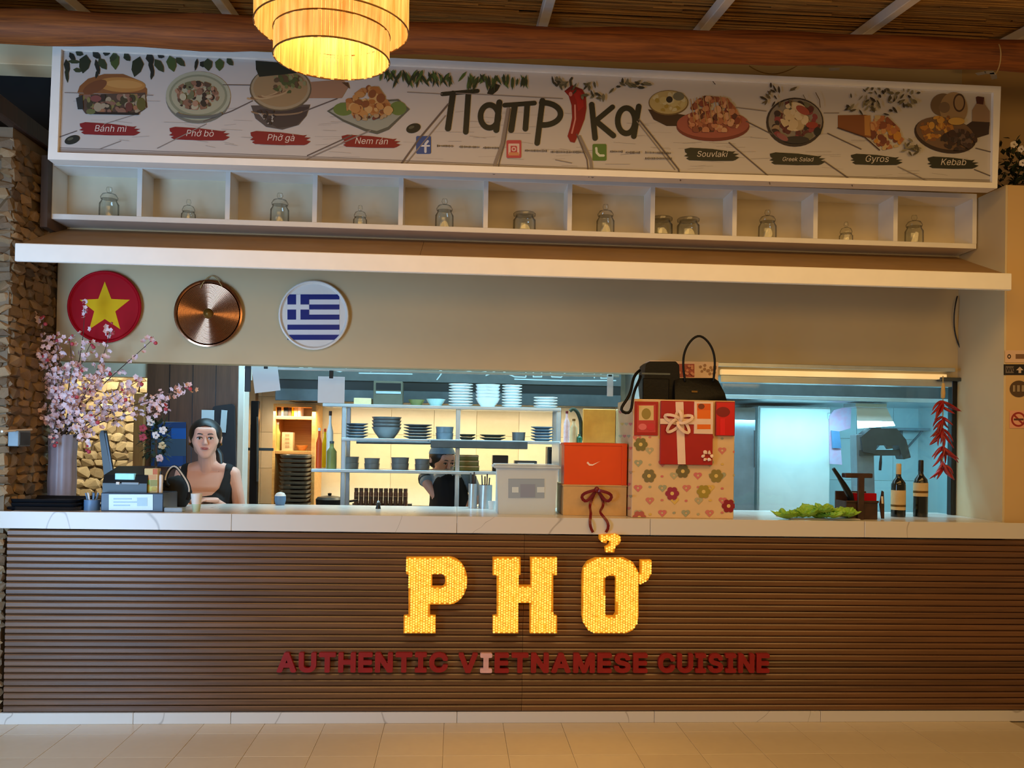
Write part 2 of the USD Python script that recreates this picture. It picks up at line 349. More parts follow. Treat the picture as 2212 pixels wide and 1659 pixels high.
struct('wall_left', [box(-3.3, .45, 3.1, -2.3, .5, 4.0)], 'dark_void', 'dark recess above the stone wall at the upper left', 'wall')
struct('trim_3', at_board := box(-2.30, .25, at(90, 490, .25)[2], -2.262, .5, at(90, 335, .25)[2]), 'brown_board', 'brown board between stone wall and display shelf', 'trim')
ot = 1.93
struct('wall_back', box(-2.31, .5, ot, 3.085, .62, 3.95), 'wall_paint', 'beige plastered wall above the serving hatch', 'wall')
pt = at(2190, 400, .04)[2]
struct('wall_right', box(3.09, .04, 0, 4.3, .62, pt), 'ochre_paint', 'ochre pier at the right end of the counter', 'wall')
struct('wall_back', box(3.085, .5, pt + .001, 4.3, .62, 3.95), 'ochre_paint', 'ochre wall above the pier at the upper right', 'wall')
struct('wall_right', box(3.078, .042, 0, 3.09, .5, pt), 'wall_paint', 'beige side face of the pier at the right of the hatch', 'wall')
# ceiling: reed mat over white rafters, sloping down into the room, log beam along the wall
zc = lambda y: 3.79 + .13*(y + .3)
ce = struct('ceiling', [(np.array([(-4, .6, zc(.6) + .05), (5, .6, zc(.6) + .05), (5, -3, zc(-3) + .05), (-4, -3, zc(-3) + .05), (-4, .6, zc(.6) + .09), (5, .6, zc(.6) + .09), (5, -3, zc(-3) + .09), (-4, -3, zc(-3) + .09)]), np.array([(0,1,2),(0,2,3),(4,6,5),(4,7,6),(0,4,5),(0,5,1),(2,6,7),(2,7,3)]))], 'dark_wood', 'pergola ceiling of brown reed matting above the counter', 'ceiling')
R = []
for i in range(220):
    y = .5 - i*.0125; x = -3.2 + rng.uniform(-.3, .3)
    while x < 4.2:
        L = rng.uniform(.9, 2.2); zz = zc(y) + rng.uniform(.0, .022)
        R.append(cyl((x, y + rng.uniform(-.004, .004), zz), (x + L, y + rng.uniform(-.004, .004), zz + rng.uniform(-.006, .006)), rng.uniform(.005, .0085), n=5)); x += L*.97
part(ce, 'reed_mat', R, 'reed', 60, kind='stuff')
for px, py in ((88, 14), (455, 28), (822, 46), (1183, 60), (1545, 72), (1900, 80), (2235, 92)):
    p = at(px, py, -.25); part(ce, 'rafter', [(lambda m: (m[0] + np.stack([0*m[0][:, 1], 0*m[0][:, 1], .13*(m[0][:, 1] + .3)], 1), m[1]))(box(p[0] - .026, -2.9, zc(-.3) - .07, p[0] + .026, .4, zc(-.3) - .012, .004))], 'white_paint', False)
# log beam
A, B = at(-330, 48, -.32), at(2560, 131, -.32); n = 46; pts = [A + (B - A)*t for t in np.linspace(0, 1, n)]
lg = tube(pts, [.079 + .004*math.sin(i*1.3) for i in range(n)], 18); v = lg[0].copy()
nz = meshkit.fbm(v*np.array([2.5, 14, 14]), 3); v += (v - np.repeat(np.vstack([np.array(pts)]), 1, 0)[np.minimum(np.arange(len(v))//18, n-1)])*((nz - .5)*.28)[:, None]
struct('trim_4', (v, lg[1]), 'beam_wood', 'long varnished log beam under the reed ceiling', 'beam', True)

# ---------------------------------------------------------------- counter
XL, XR = -2.305, 4.28
c = thing('service_counter', 'long bar counter clad in horizontal brown wooden slats', 'counter', (.6, 0, 0))
part(c, 'carcass', box(XL, .004, .0, 3.07, .64, 1.005), 'dark_wood', False)
xs = at(1127, 1490, 0)[0]; N = 28; pz = (1.006 - .060)/N
prof = [(.004, .0014), (-.008, .0018), (-.0125, .0075), (-.0135, .026), (-.009, .0322), (.004, .0326)]
for i in range(N):
    for xa, xb in ((XL, xs - .0008), (xs + .0008, XR)):
        pf = [(y, .060 + i*pz + q*pz/.0338) for y, q in prof]; V = np.array([(x, y, q) for x in (xa, xb) for y, q in pf]); F = []
        for j in range(6): F += [(j, (j+1) % 6, 6 + (j+1) % 6), (j, 6 + (j+1) % 6, 6 + j)]
        for j in range(1, 5): F += [(0, j+1, j), (6, 6 + j, 7 + j)]
        part(c, 'slat', (V, np.array(F)[:, ::-1]), 'slat_wood', 25)
jo = [-3.0] + [at(p, 1125, -.02)[0] for p in (500, 987, 1405, 1868)] + [3.08]
for a, b in zip([-3.0] + [at(p, 1550, 0)[0] for p in (290, 500, 987, 1412, 1770)], [at(p, 1550, 0)[0] for p in (290, 500, 987, 1412, 1770)] + [XR]):
    part(c, 'plinth_tile', box(a + .001, -.016, 0, b - .001, .004, .0585, .0015), 'marble', False)
ct = thing('countertop', 'white marble worktop along the whole counter', 'countertop', (.3, .3, 1.011))
jo[-1] = 4.28
for a, b in zip(jo[:-1], jo[1:]):
    part(ct, 'front_tile', box(a + .001, -.02, 1.0115, b - .001, -.004, 1.1, .0015), 'marble', False)
    part(ct, 'top_tile', box(max(a, -2.30) + .001, -.004, 1.07, min(b, 3.077) - .001, .70, 1.1, .001), 'marble', False)

# ---------------------------------------------------------------- canopy, shelf
zf0, zf1 = 2.372, 2.464
c = thing('canopy', 'white fronted shallow canopy running over the serving hatch', 'canopy', (.38, .2, zf0))
part(c, 'fascia', box(-2.236, -.15, zf0, 2.995, -.125, zf1, .004), 'white_lacquer', False)
xm = at(910, 545, .1)[0]
for a, b in ((-2.29, xm - .001), (xm + .001, 3.06)):
    V = np.array([(max(a, -2.236), -.126, zf1 - .006), (min(b, 2.995), -.126, zf1 - .006), (b, .5, 2.69), (a, .5, 2.69)]); V = np.vstack([V, V - (0, 0, .012)])
    part(c, 'sloping_panel', (V, np.array([(0,1,2),(0,2,3),(4,6,5),(4,7,6),(0,5,1),(0,4,5),(2,6,7),(2,7,3),(1,5,6),(1,6,2),(0,3,7),(0,7,4)])), 'canopy_brown', False)
sx0, sx1, sy, sz0, sz1 = at(103, 410, .3)[0], 3.068, .3, 2.698, 3.026
s = thing('display_shelf', 'white box shelf of eleven open compartments under the menu board', 'shelf', ((sx0 + sx1)/2, .5, sz0))
part(s, 'bottom_board', box(sx0, sy, sz0, sx1, .5, sz0 + .03, .002), 'white_lacquer', False)
part(s, 'top_board', box(sx0, sy, sz1 - .03, sx1, .5, sz1, .002), 'white_lacquer', False)
part(s, 'back_panel', box(sx0, .488, sz0 + .03, sx1, .499, sz1 - .03), 'cream_panel', False)
DX = np.linspace(sx0 + .013, sx1 - .013, 12)
for i, x in enumerate(DX):
    part(s, 'divider', box(x - .013, sy + .0005, sz0 + .03, x + .013, .488, sz1 - .03), 'white_lacquer', False)

# glass jars in the compartments
def jar(name, label, r, h, lid, loc, group=None):
    t = thing(name, label, 'jar', loc, group)
    o = np.array(loc)
    part(t, 'body', lathe([(0, 0), (r, 0), (r*1.02, h*.1), (r, h*.75), (r*.8, h*.9), (r*.78, h), (r*.74, h), (r*.76, h*.9), (r*.95, h*.74), (r*.96, h*.1), (r*.93, .008), (0, .008)], 24, o), 'clear_glass', 40)
    if lid == 'flat':
        part(t, 'lid', lathe([(0, h), (r*.98, h), (r*1.0, h + .012), (r*.9, h + .018), (0, h + .018)], 24, o), 'clear_glass', 40)
    else:
        l = part(t, 'lid', lathe([(0, h), (r*.86, h), (r*.9, h + .01), (r*.7, h + .028), (r*.3, h + .036), (0, h + .036)], 24, o), 'clear_glass', 40)
        part(l, 'knob', lathe([(0, h + .034), (r*.18, h + .036), (r*.34, h + .052), (r*.26, h + .068), (0, h + .072)], 16, o), 'clear_glass', 40)
    return t
protos = {}
jars = [(235, 't'), (407, 's'), (604, 't'), (778, 's'), (960, 't'), (1133, 'w'), (1308, 't'), (1487, 'w'), (1658, 't'), (1828, 's'), (1975, 't')]
ordn = 'first second third fourth fifth sixth seventh eighth ninth tenth eleventh'.split()
for i, (px, kd) in enumerate(jars):
    p = at(px, 470, .40); loc = (p[0], .40, sz0 + .0305)
    nm = {'t': 'tall knobbed glass jar', 's': 'small knobbed glass jar', 'w': 'wide flat-lidded glass jar'}[kd]
    lb = '%s alone in the %s shelf compartment from the left' % (nm, ordn[i])
    if kd not in protos: protos[kd] = jar('glass_jar', lb, *{'t': (.053, .115, 'k'), 's': (.040, .06, 'k'), 'w': (.066, .10, 'flat')}[kd], loc)
    else: copy(protos[kd], loc, lb)
p = at(1430, 500, .38); copy(protos['w'], (p[0], .40, sz0 + .0305), 'second wide glass jar standing close beside another in the eighth compartment')

# ================================================================ menu board: framed print, drawn in the photo's pixel frame on the board's own plane
P0, P1 = at(107, 345, -.12), at(2150, 407, .02); e = (P1 - P0)*np.array([1, 1, 0]); e /= np.linalg.norm(e); NB = np.array([e[1], -e[0], 0.])
def SG(px, py, lift=0): return atp(px, py, P0 + NB*lift, NB)
def bar(quad, lo, hi):
    """A bar over a pixel quad on the board's plane, from lift lo to hi."""
    V = np.vstack([[SG(a, b, 0) + NB*lo for a, b in quad], [SG(a, b, 0) + NB*hi for a, b in quad]])
    F = [(0,1,2),(0,2,3),(4,6,5),(4,7,6)] + [q for i in range(4) for q in ((i, 4 + i, (i+1) % 4), ((i+1) % 4, 4 + i, 4 + (i+1) % 4))]
    m = trimesh.Trimesh(V, F, process=False); trimesh.repair.fix_normals(m); return np.array(m.vertices), np.array(m.faces)
O4, I4 = [(118, 95), (2157, 190), (2149, 409), (107, 347)], [(136, 110), (2141, 203), (2138, 397), (128, 332)]
sg = thing('menu_board', 'long white framed menu board with printed dishes and large dark Greek lettering', 'menu board', (P0 + P1)/2)
part(sg, 'backing', bar([(120, 97), (2155, 192), (2147, 407), (109, 345)], -.07, -.004), 'white_lacquer', False)
for i in range(4):
    j = (i+1) % 4; part(sg, 'frame_bar', bar([O4[i], O4[j], I4[j], I4[i]], -.07, .022), 'white_lacquer', False)
def E(x, y, a, b, r=0): return affinity.rotate(affinity.scale(Point(x, y).buffer(1, quad_segs=8), a, b), r)
def PG(*p): return Polygon(p)
def LN(w, *p): return LineString(p).buffer(w/2, quad_segs=3)
def scatter(region, cols, n, s0, s1, seed, asp=.6):
    g = np.random.RandomState(seed); x0, y0, x1, y1 = region.bounds; out = []
    while len(out) < n:
        x, y = g.uniform(x0, x1), g.uniform(y0, y1)
        if region.contains(Point(x, y)):
            s = g.uniform(s0, s1); out.append((E(x, y, s, s*g.uniform(asp, 1), g.uniform(0, 180)).intersection(region.buffer(1.5)), cols[g.randint(len(cols))]))
    return out
def leaf(x, y, L, w, r): return affinity.rotate(Polygon([(x, y), (x + L*.3, y - w/2), (x + L*.7, y - w*.4), (x + L, y), (x + L*.7, y + w*.4), (x + L*.3, y + w/2)]), r, origin=(x, y))
def shade(a, b, n, key):  # colour steps across a print
    return [tuple(np.array(a) + (np.array(b) - np.array(a))*i/(n-1)) for i in range(n)]
WB, LN1, LN2 = (186, 180, 175), (128, 118, 112), (92, 80, 76)
lay = [(PG(*I4), WB)]
lay += [(LN(13, (126, 327), (640, 345), (1100, 364), (1500, 381), (2142, 397)), (150, 142, 137)), (LN(1.6, (130, 319), (640, 337), (1100, 356), (1500, 373), (2140, 389)), (118, 110, 105))]
g = np.random.RandomState(3)
for i in range(150):
    x = g.uniform(150, 2080); y = 130 + (x - 130)*.05 + g.uniform(60, 190)*.95; lay.append((LN(.8, (x, y), (x + g.uniform(20, 60), y + g.uniform(-3, 5))), (166, 158, 152)))
for w, c, p in ((1.4, LN1, [(140, 200), (330, 206)]), (1.5, LN2, [(478, 183), (548, 184)]), (1.4, LN1, [(880, 199), (955, 203)]), (1.6, LN1, [(985, 201), (1215, 213)]), (1.8, LN2, [(545, 218), (500, 240), (440, 262)]),
    (1.5, LN1, [(445, 268), (340, 320)]), (1.2, LN1, [(300, 245), (225, 268)]), (1.6, LN2, [(165, 283), (128, 296)]), (1.5, LN1, [(260, 305), (215, 322)]), (2, LN2, [(728, 213), (650, 243)]), (2.2, LN1, [(800, 282), (665, 342), (656, 355)]), (2, LN2, [(760, 292), (664, 336)]),
    (3, LN2, [(968, 225), (905, 300), (868, 352), (866, 366)]), (2, LN1, [(962, 250), (878, 352), (876, 366)]), (6, LN1, [(1098, 235), (1085, 310), (1070, 352), (1067, 374)]), (2, LN2, [(1102, 235), (1090, 310), (1078, 352), (1075, 374)]), (5, LN1, [(1252, 295), (1276, 345), (1280, 382)]), (2, LN2, [(1246, 290), (1268, 345), (1272, 382)]),
    (2.4, LN2, [(1380, 258), (1466, 366), (1470, 390)]), (1.6, LN1, [(1376, 262), (1458, 366)]), (2, LN2, [(1575, 308), (1660, 380), (1663, 398)]), (1.8, LN2, [(1612, 262), (1668, 290)]), (1.6, LN1, [(1590, 232), (1655, 240)]), (2, LN2, [(1780, 348), (1838, 388), (1841, 402)]), (1.8, LN2, [(1788, 288), (1860, 322)]), (1.6, LN1, [(1940, 360), (2015, 396)]),
    (1.6, LN2, [(2108, 320), (2140, 328)]), (1.6, LN2, [(2105, 366), (2140, 380)]), (1.4, LN1, [(1780, 244), (1812, 244)]), (1.2, LN1, [(1200, 345), (1235, 352)])):
    lay.append((LN(w*1.25, *p), c))
printed(sg, 'printed_panel', lay, SG, mat='print', gap=.00002)
def sgp(name, lay, label, kind=None): printed(sg, name, [(s_, tuple(np.array(c_)*.86)) for s_, c_ in lay], lambda a, b, l: SG(a, b, l + .003), label, gap=.00006, kind=kind)
DG = [(44, 52, 30), (60, 70, 40), (78, 96, 44), (36, 40, 30)]
lay = []
for x, y, L, w, r, c in ((150, 113, 22, 8, 60, 3), (163, 112, 16, 9, 20, 0), (142, 128, 28, 9, 80, 3), (143, 145, 30, 6, 85, 0), (146, 132, 26, 6, 5, 1), (158, 150, 18, 7, 10, 1), (186, 118, 36, 18, 100, 0), (200, 112, 20, 10, 40, 3), (206, 128, 30, 7, 75, 3), (213, 126, 26, 12, 55, 1), (222, 115, 14, 8, 0, 3), (246, 112, 34, 15, 85, 2), (252, 116, 20, 9, 130, 1), (268, 116, 18, 10, 50, 0), (302, 122, 40, 18, 105, 0), (318, 116, 22, 12, 60, 3), (322, 128, 34, 7, 75, 3), (334, 128, 30, 12, 55, 1), (340, 118, 14, 8, 20, 3), (366, 120, 32, 15, 75, 2), (380, 124, 24, 10, 45, 1), (330, 150, 20, 5, 100, 3), (426, 126, 24, 5, 100, 3), (432, 134, 14, 9, 40, 3), (448, 126, 24, 14, 85, 1), (474, 126, 24, 14, 90, 2), (490, 126, 18, 9, 50, 1), (212, 150, 18, 5, 105, 3)):
    lay.append((leaf(x, y, L*1.15, w*1.4, r), DG[c]))
lay.append((PG((552, 131), (650, 139), (640, 158), (560, 166), (553, 150)), (40, 44, 30)))
g = np.random.RandomState(5)
for i in range(70):
    x = g.uniform(824, 1142); lay.append((leaf(x, 146 + (x - 824)*.044 + g.uniform(0, 10), g.uniform(18, 40), g.uniform(4, 7), g.uniform(55, 130)), [(66, 84, 40), (86, 112, 48), (50, 62, 36)][i % 3]))
for i in range(46):
    x = g.uniform(1196, 1400); lay.append((leaf(x, 172 + (x - 1196)*.03 + g.uniform(0, 44*max(.1, 1 - abs(x - 1280)/130)), g.uniform(10, 20), g.uniform(4, 7), g.uniform(0, 360)), [(96, 92, 66), (124, 118, 90), (60, 58, 44)][i % 3]))
for i in range(16):
    x = g.uniform(1640, 1710); lay.append((leaf(x, 212 + g.uniform(-22, 12), g.uniform(10, 20), g.uniform(3, 6), g.uniform(0, 360)), [(110, 96, 66), (64, 54, 38)][i % 2]))
for i in range(60):
    x = g.uniform(1828, 1985); lay.append((leaf(x, 190 + (x - 1828)*.04 + g.uniform(0, 52), g.uniform(9, 20), g.uniform(3, 7), g.uniform(0, 360)), [(124, 114, 80), (86, 78, 54), (58, 50, 36), (150, 140, 106)][i % 4]))
for i in range(16): lay.append((leaf(1972 + g.uniform(-20, 18), 310 + g.uniform(-6, 18), g.uniform(12, 22), 5, g.uniform(0, 360)), [(150, 140, 106), (90, 82, 56)][i % 2]))
lay += [(LN(1.5, (1540, 176), (1545, 182)), (60, 52, 40)), (LN(1.6, (1762, 200), (1770, 215), (1772, 232)), (110, 92, 62)), (LN(1.4, (1735, 205), (1741, 216)), (110, 92, 62))]
sgp('printed_leaves', lay, 'printed sprigs of green leaves along the top edge')
for x, y, a, b in ((156, 302, 17, 9), (893, 277, 16, 10)): sgp('printed_olive', [(E(x, y, a, b, -18), (34, 36, 24)), (E(x - 4, y - 2, a*.4, b*.3, -18), (92, 92, 72))], None)
# dishes
Z = PG((167, 200), (172, 186), (190, 170), (225, 160), (265, 160), (300, 174), (317, 192), (317, 208), (305, 214), (180, 212))
lay = [(Z, (150, 92, 44)), (E(262, 183, 52, 16, 3), (196, 136, 66)), (E(268, 182, 40, 9, 3), (214, 156, 84)), (E(205, 188, 28, 12, -25), (128, 74, 38)), (PG((170, 205), (314, 200), (318, 232), (300, 245), (240, 246), (185, 246), (172, 228)), (92, 70, 56))]
lay += scatter(PG((172, 206), (312, 204), (314, 232), (296, 242), (192, 243)), [(150, 108, 88), (112, 60, 50), (70, 64, 40), (140, 132, 76), (60, 44, 36), (176, 120, 84), (178, 160, 132)], 80, 4, 10, 11)
lay += [(PG((164, 212), (178, 206), (180, 236), (168, 236)), (48, 52, 52)), (LN(5, (192, 244), (298, 246)), (40, 30, 22)), (E(196, 241, 10, 6), (112, 116, 66)), (E(305, 225, 10, 14), (104, 96, 40)), (E(207, 213, 12, 7), (140, 78, 72))]
sgp('printed_sandwich', lay, 'printed long crusty sandwich with meat and salad')
def bowl(x, y, a, b, rim, base): return [(E(x, y, a, b), rim), (E(x, y - 1, a*.93, b*.92), base)]
lay = [(E(428, 211, 70, 56), (128, 128, 116)), (E(428, 207, 70, 53), (186, 186, 160)), (E(428, 207, 63, 46), (150, 152, 124)), (E(428, 206, 58, 41), (186, 182, 152))] + scatter(E(424, 206, 48, 30), [(96, 72, 56), (150, 108, 84), (200, 190, 160), (120, 120, 84), (184, 140, 112), (58, 46, 36)], 90, 3, 8, 12)
lay += [(E(430, 246, 50, 10).difference(E(430, 241, 46, 9)), (110, 112, 108))]
sgp('printed_noodle_bowl', lay, 'printed pale bowl of noodles with beef')
lay = [(PG((542, 228), (552, 256), (575, 274), (610, 280), (645, 270), (662, 250), (670, 226)), (92, 82, 78)), (PG((560, 236), (668, 230), (660, 252), (640, 271), (600, 277), (585, 268)), (70, 58, 56)), (E(606, 192, 67, 48), (110, 96, 72)), (E(606, 191, 64, 46), (178, 158, 124)), (E(606, 190, 59, 41), (172, 142, 100))]
lay += [(E(566 + i*7, 206 - i*1.2, 34 - i, 7 + i % 3, -12).difference(E(566 + i*7, 203 - i*1.2, 33 - i, 6 + i % 3, -12)), c) for i, c in enumerate([(204, 170, 126), (140, 104, 70), (206, 176, 130), (150, 112, 76), (196, 164, 120)])]
lay += scatter(E(622, 180, 38, 20), [(120, 126, 72), (86, 96, 50), (150, 150, 104), (104, 80, 54)], 40, 3, 8, 13) + [(E(598, 241, 56, 9).difference(E(598, 238, 56, 8)), (150, 124, 96))] + scatter(PG((556, 240), (590, 240), (600, 272), (580, 268)), [(180, 172, 164), (56, 48, 46)], 24, 2, 4, 14)
sgp('printed_soup_bowl', lay, 'printed dark bowl of noodle soup with herbs')
lay = [(PG((660, 178), (740, 172), (752, 188), (738, 212), (668, 212)), (176, 134, 104)), (PG((738, 178), (752, 178), (756, 192)), (96, 66, 40)), (PG((706, 240), (735, 222), (860, 214), (885, 236), (840, 280), (815, 290), (790, 284), (740, 262)), (96, 98, 88)), (PG((712, 240), (738, 226), (858, 218), (878, 238), (838, 274), (814, 283), (790, 278), (742, 258)), (168, 172, 158)), (E(742, 236, 22, 14), (112, 136, 64)), (E(860, 234, 18, 15), (112, 136, 66))]
lay += scatter(PG((748, 216), (775, 196), (795, 182), (812, 184), (830, 208), (850, 236), (838, 252), (765, 254), (750, 238)), [(208, 150, 84), (184, 116, 56), (222, 176, 112), (146, 84, 44), (196, 136, 78)], 70, 5, 11, 15) + scatter(PG((762, 248), (840, 248), (820, 260), (770, 260)), [(120, 60, 52), (90, 54, 40), (190, 160, 120)], 16, 3, 6, 16)
sgp('printed_spring_rolls', lay, 'printed square plate of golden spring rolls on lettuce')
lay = [(PG((1400, 236), (1412, 258), (1440, 272), (1462, 272), (1490, 250)), (64, 42, 26)), (E(1444, 222, 43, 27), (120, 96, 54)), (E(1444, 221, 41, 25), (196, 176, 116))] + scatter(E(1444, 220, 36, 20), [(206, 190, 130), (176, 152, 70), (214, 204, 160)], 26, 4, 9, 17) + [(E(1446, 215, 7, 7), (40, 36, 34)), (E(1466, 208, 12, 9), (120, 118, 96))]
sgp('printed_dip_bowl', lay, 'printed small bowl of yellow dip with a black olive')
lay = [(E(1540, 273, 79, 32), (128, 56, 44)), (E(1540, 268, 78, 30), (172, 92, 76))] + scatter(PG((1480, 262), (1498, 222), (1520, 208), (1570, 212), (1590, 236), (1602, 262), (1585, 284), (1500, 284)), [(206, 140, 102), (150, 84, 60), (184, 112, 76), (100, 54, 44), (222, 170, 130), (140, 66, 48)], 130, 4, 9, 18)
lay += [(LN(2, (1492 + i*13, 214 - (i % 3)*3), (1500 + i*13, 262)), (190, 150, 96)) for i in range(7)]
sgp('printed_skewers', lay, 'printed red dish heaped with grilled meat skewers')
lay = [(E(1717, 264, 62, 53), (56, 46, 44)), (E(1718, 262, 58, 48), (150, 140, 128))] + scatter(E(1718, 263, 54, 45), [(150, 66, 72), (60, 44, 44), (120, 116, 90), (176, 150, 120), (104, 48, 48)], 60, 5, 11, 19) + scatter(E(1716, 252, 30, 30), [(226, 204, 164), (206, 182, 140), (232, 214, 180)], 30, 6, 11, 20) + [(E(1754, 270, 13, 7), (170, 66, 52)), (E(1766, 284, 8, 9), (36, 38, 36)), (E(1720, 302, 28, 8), (54, 50, 50)), (E(1734, 238, 16, 8, 30), (176, 84, 68)), (E(1690, 296, 14, 6, 30), (160, 96, 100))]
sgp('printed_salad_bowl', lay, 'printed dark bowl of salad under white cheese')
lay = [(PG((1810, 249), (1868, 248), (1878, 250), (1886, 300), (1870, 296), (1810, 276)), (148, 88, 46)), (PG((1867, 250), (1880, 249), (1884, 294), (1868, 292)), (206, 146, 74))] + scatter(PG((1880, 250), (1915, 252), (1940, 276), (1955, 296), (1940, 316), (1905, 324), (1884, 300)), [(196, 124, 76), (150, 82, 54), (218, 160, 104), (214, 186, 132), (128, 66, 46), (214, 148, 56)], 70, 4, 9, 21) + [(LN(2.5, (1810, 276), (1868, 296), (1900, 324)), (78, 46, 28))]
sgp('printed_wrap', lay, 'printed brown paper cone wrap filled with meat')
lay = [(E(2036, 226, 26, 24, -20), (130, 104, 74)), (E(2060, 235, 30, 36), (178, 146, 104)), (E(2040, 232, 12, 12), (138, 112, 84)), (E(2072, 222, 13, 20).difference(E(2072, 222, 10, 16)), (84, 58, 40)), (PG((2100, 238), (2110, 222), (2112, 212), (2126, 212), (2128, 226), (2138, 240), (2138, 272), (2100, 270)), (168, 136, 104)), (PG((2108, 210), (2112, 208), (2126, 210), (2124, 226), (2110, 224)), (86, 40, 28)), (PG((2085, 272), (2100, 262), (2138, 264), (2136, 290), (2110, 298)), (66, 48, 40)), (E(2042, 292, 68, 38, 12), (60, 42, 34)), (E(2042, 288, 64, 34, 12), (128, 98, 72))]
lay += scatter(PG((1986, 270), (2020, 252), (2050, 250), (2060, 282), (2030, 302), (2000, 304)), [(222, 166, 74), (196, 132, 54), (150, 98, 56)], 60, 3, 8, 22, .3) + scatter(E(2072, 302, 38, 22), [(78, 60, 58), (58, 44, 42), (110, 88, 80), (70, 46, 40)], 70, 4, 9, 23) + [(E(2066, 262, 18, 8), (220, 176, 88))]
sgp('printed_mixed_grill', lay, 'printed plate of chips and dark grilled meat with oil and jug')
# brush labels with handwritten dish names
def brush(x0, y0, x1, y1, s, col, words):
    m = (y0 + y1)/2; sk = lambda t: s*(t - x0)
    b = PG((x0, y0 + 3), (x0 + 12, y0), ((x0+x1)/2, y0 + 2 + sk((x0+x1)/2)), (x1 - 16, y0 + 7 + sk(x1)), (x1 - 8, y0 + 6 + sk(x1)), (x1 - 14, y0 + 11 + sk(x1)), (x1, y0 + 12 + sk(x1)), (x1 - 10, m + 3 + sk(x1)), (x1, m + 6 + sk(x1)), (x1 - 8, y1 - 2 + sk(x1)), (x1 - 14, y1 + sk(x1)), ((x0+x1)/2, y1 + 1 + sk((x0+x1)/2)), (x0 + 10, y1), (x0 + 3, y1 - 4), (x0 + 9, y1 - 7), (x0 - 1, y1 - 9), (x0 + 6, m), (x0 + 1, m - 4))
    t = text_poly(words, 1.0); bx = t.bounds; w = bx[2] - bx[0]; k = min(13.5, .55*(x1 - x0)/w)
    t = affinity.affine_transform(t, [k, k*.22, s*k, -k, (x0 + x1)/2 - k*w/2 - k*.1, m + 5 + sk((x0+x1)/2)])
    sgp('printed_label', [(b, col), (t, (238, 226, 216))], 'printed brush stroke label reading ' + words)
RD, GR = (142, 22, 24), (40, 42, 26)
for a in ((172, 264, 303, 290, .022, RD, 'Bánh mì'), (366, 274, 496, 301, .02, RD, 'Phở bò'), (541, 283, 671, 311, .02, RD, 'Phở gà'), (738, 291, 865, 317, .02, RD, 'Nem rán'), (1479, 319, 1597, 346, .012, GR, 'Souvlaki'), (1663, 329, 1783, 355, .012, GR, 'Greek Salad'), (1838, 332, 1950, 355, .012, GR, 'Gyros'), (2004, 338, 2114, 363, .012, GR, 'Kebab')): brush(*a)
# big hand lettering
q = lambda x, y: (700 + x/2.989, 60 + y/2.989)
BK = (36, 38, 26)
def glyph(name, shapes, label): sgp(name, [(unary_union(shapes), BK)], label)
S = lambda w, *p: LineString([q(*t) for t in p]).buffer(w/2, quad_segs=4, cap_style=1)
def el(x, y, a, b, w): c = q(x, y); return E(c[0], c[1], (a + w*1.5)/2.989, (b + w*1.5)/2.989).difference(E(c[0], c[1], (a - w*1.5)/2.989, (b - w*1.5)/2.989))
glyph('printed_letter', [S(9, (764, 428), (990, 408)), S(13, (832, 425), (800, 650)), S(12, (932, 418), (915, 672))], 'dark brush letter Π')
glyph('printed_letter', [el(1068, 572, 58, 74, 12), S(13, (1132, 482), (1112, 660)), PG(q(1052, 425), q(1072, 380), q(1105, 360), q(1138, 372), q(1120, 405), q(1088, 432))], 'dark brush letter ά with an olive for its accent')
glyph('printed_letter', [S(10, (1166, 500), (1358, 486)), S(13, (1232, 500), (1208, 660)), S(12, (1312, 494), (1300, 652))], 'dark brush letter π')
a = np.radians(np.linspace(-95, 95, 20)); glyph('printed_letter', [S(12, (1410, 470), (1376, 744))] + [LineString([q(1415 + 112*math.cos(t), 556 + 72*math.sin(t)) for t in a]).buffer(6)], 'dark brush letter ρ')
glyph('printed_letter', [S(12, (1728, 496), (1750, 712)), S(11, (1862, 512), (1748, 606)), S(12, (1760, 606), (1868, 696))], 'dark brush letter κ')
glyph('printed_letter', [el(1952, 600, 56, 82, 12), S(12, (2032, 508), (2000, 700))], 'dark brush letter α')
pp = PG(*[q(*t) for t in ((1552, 410), (1590, 392), (1630, 388), (1668, 398), (1690, 440), (1694, 520), (1682, 590), (1655, 660), (1618, 742), (1590, 736), (1572, 700), (1590, 640), (1602, 580), (1598, 500), (1580, 440))])
sgp('printed_pepper', [(pp, (150, 10, 14)), (PG(*[q(*t) for t in ((1600, 405), (1640, 402), (1672, 430), (1676, 510), (1640, 540), (1630, 470))]), (176, 18, 20)), (LN(3.5, q(1620, 500), q(1622, 590), q(1600, 680)), (226, 150, 140)), (E(*q(1592, 428), 4, 5), (220, 130, 120)), (LN(5, q(1598, 396), q(1590, 340), q(1600, 325)), (70, 64, 44)), (PG(q(1550, 410), q(1600, 370), q(1668, 398), q(1600, 396)), (110, 16, 18))], 'printed red chilli pepper standing for the letter ι')
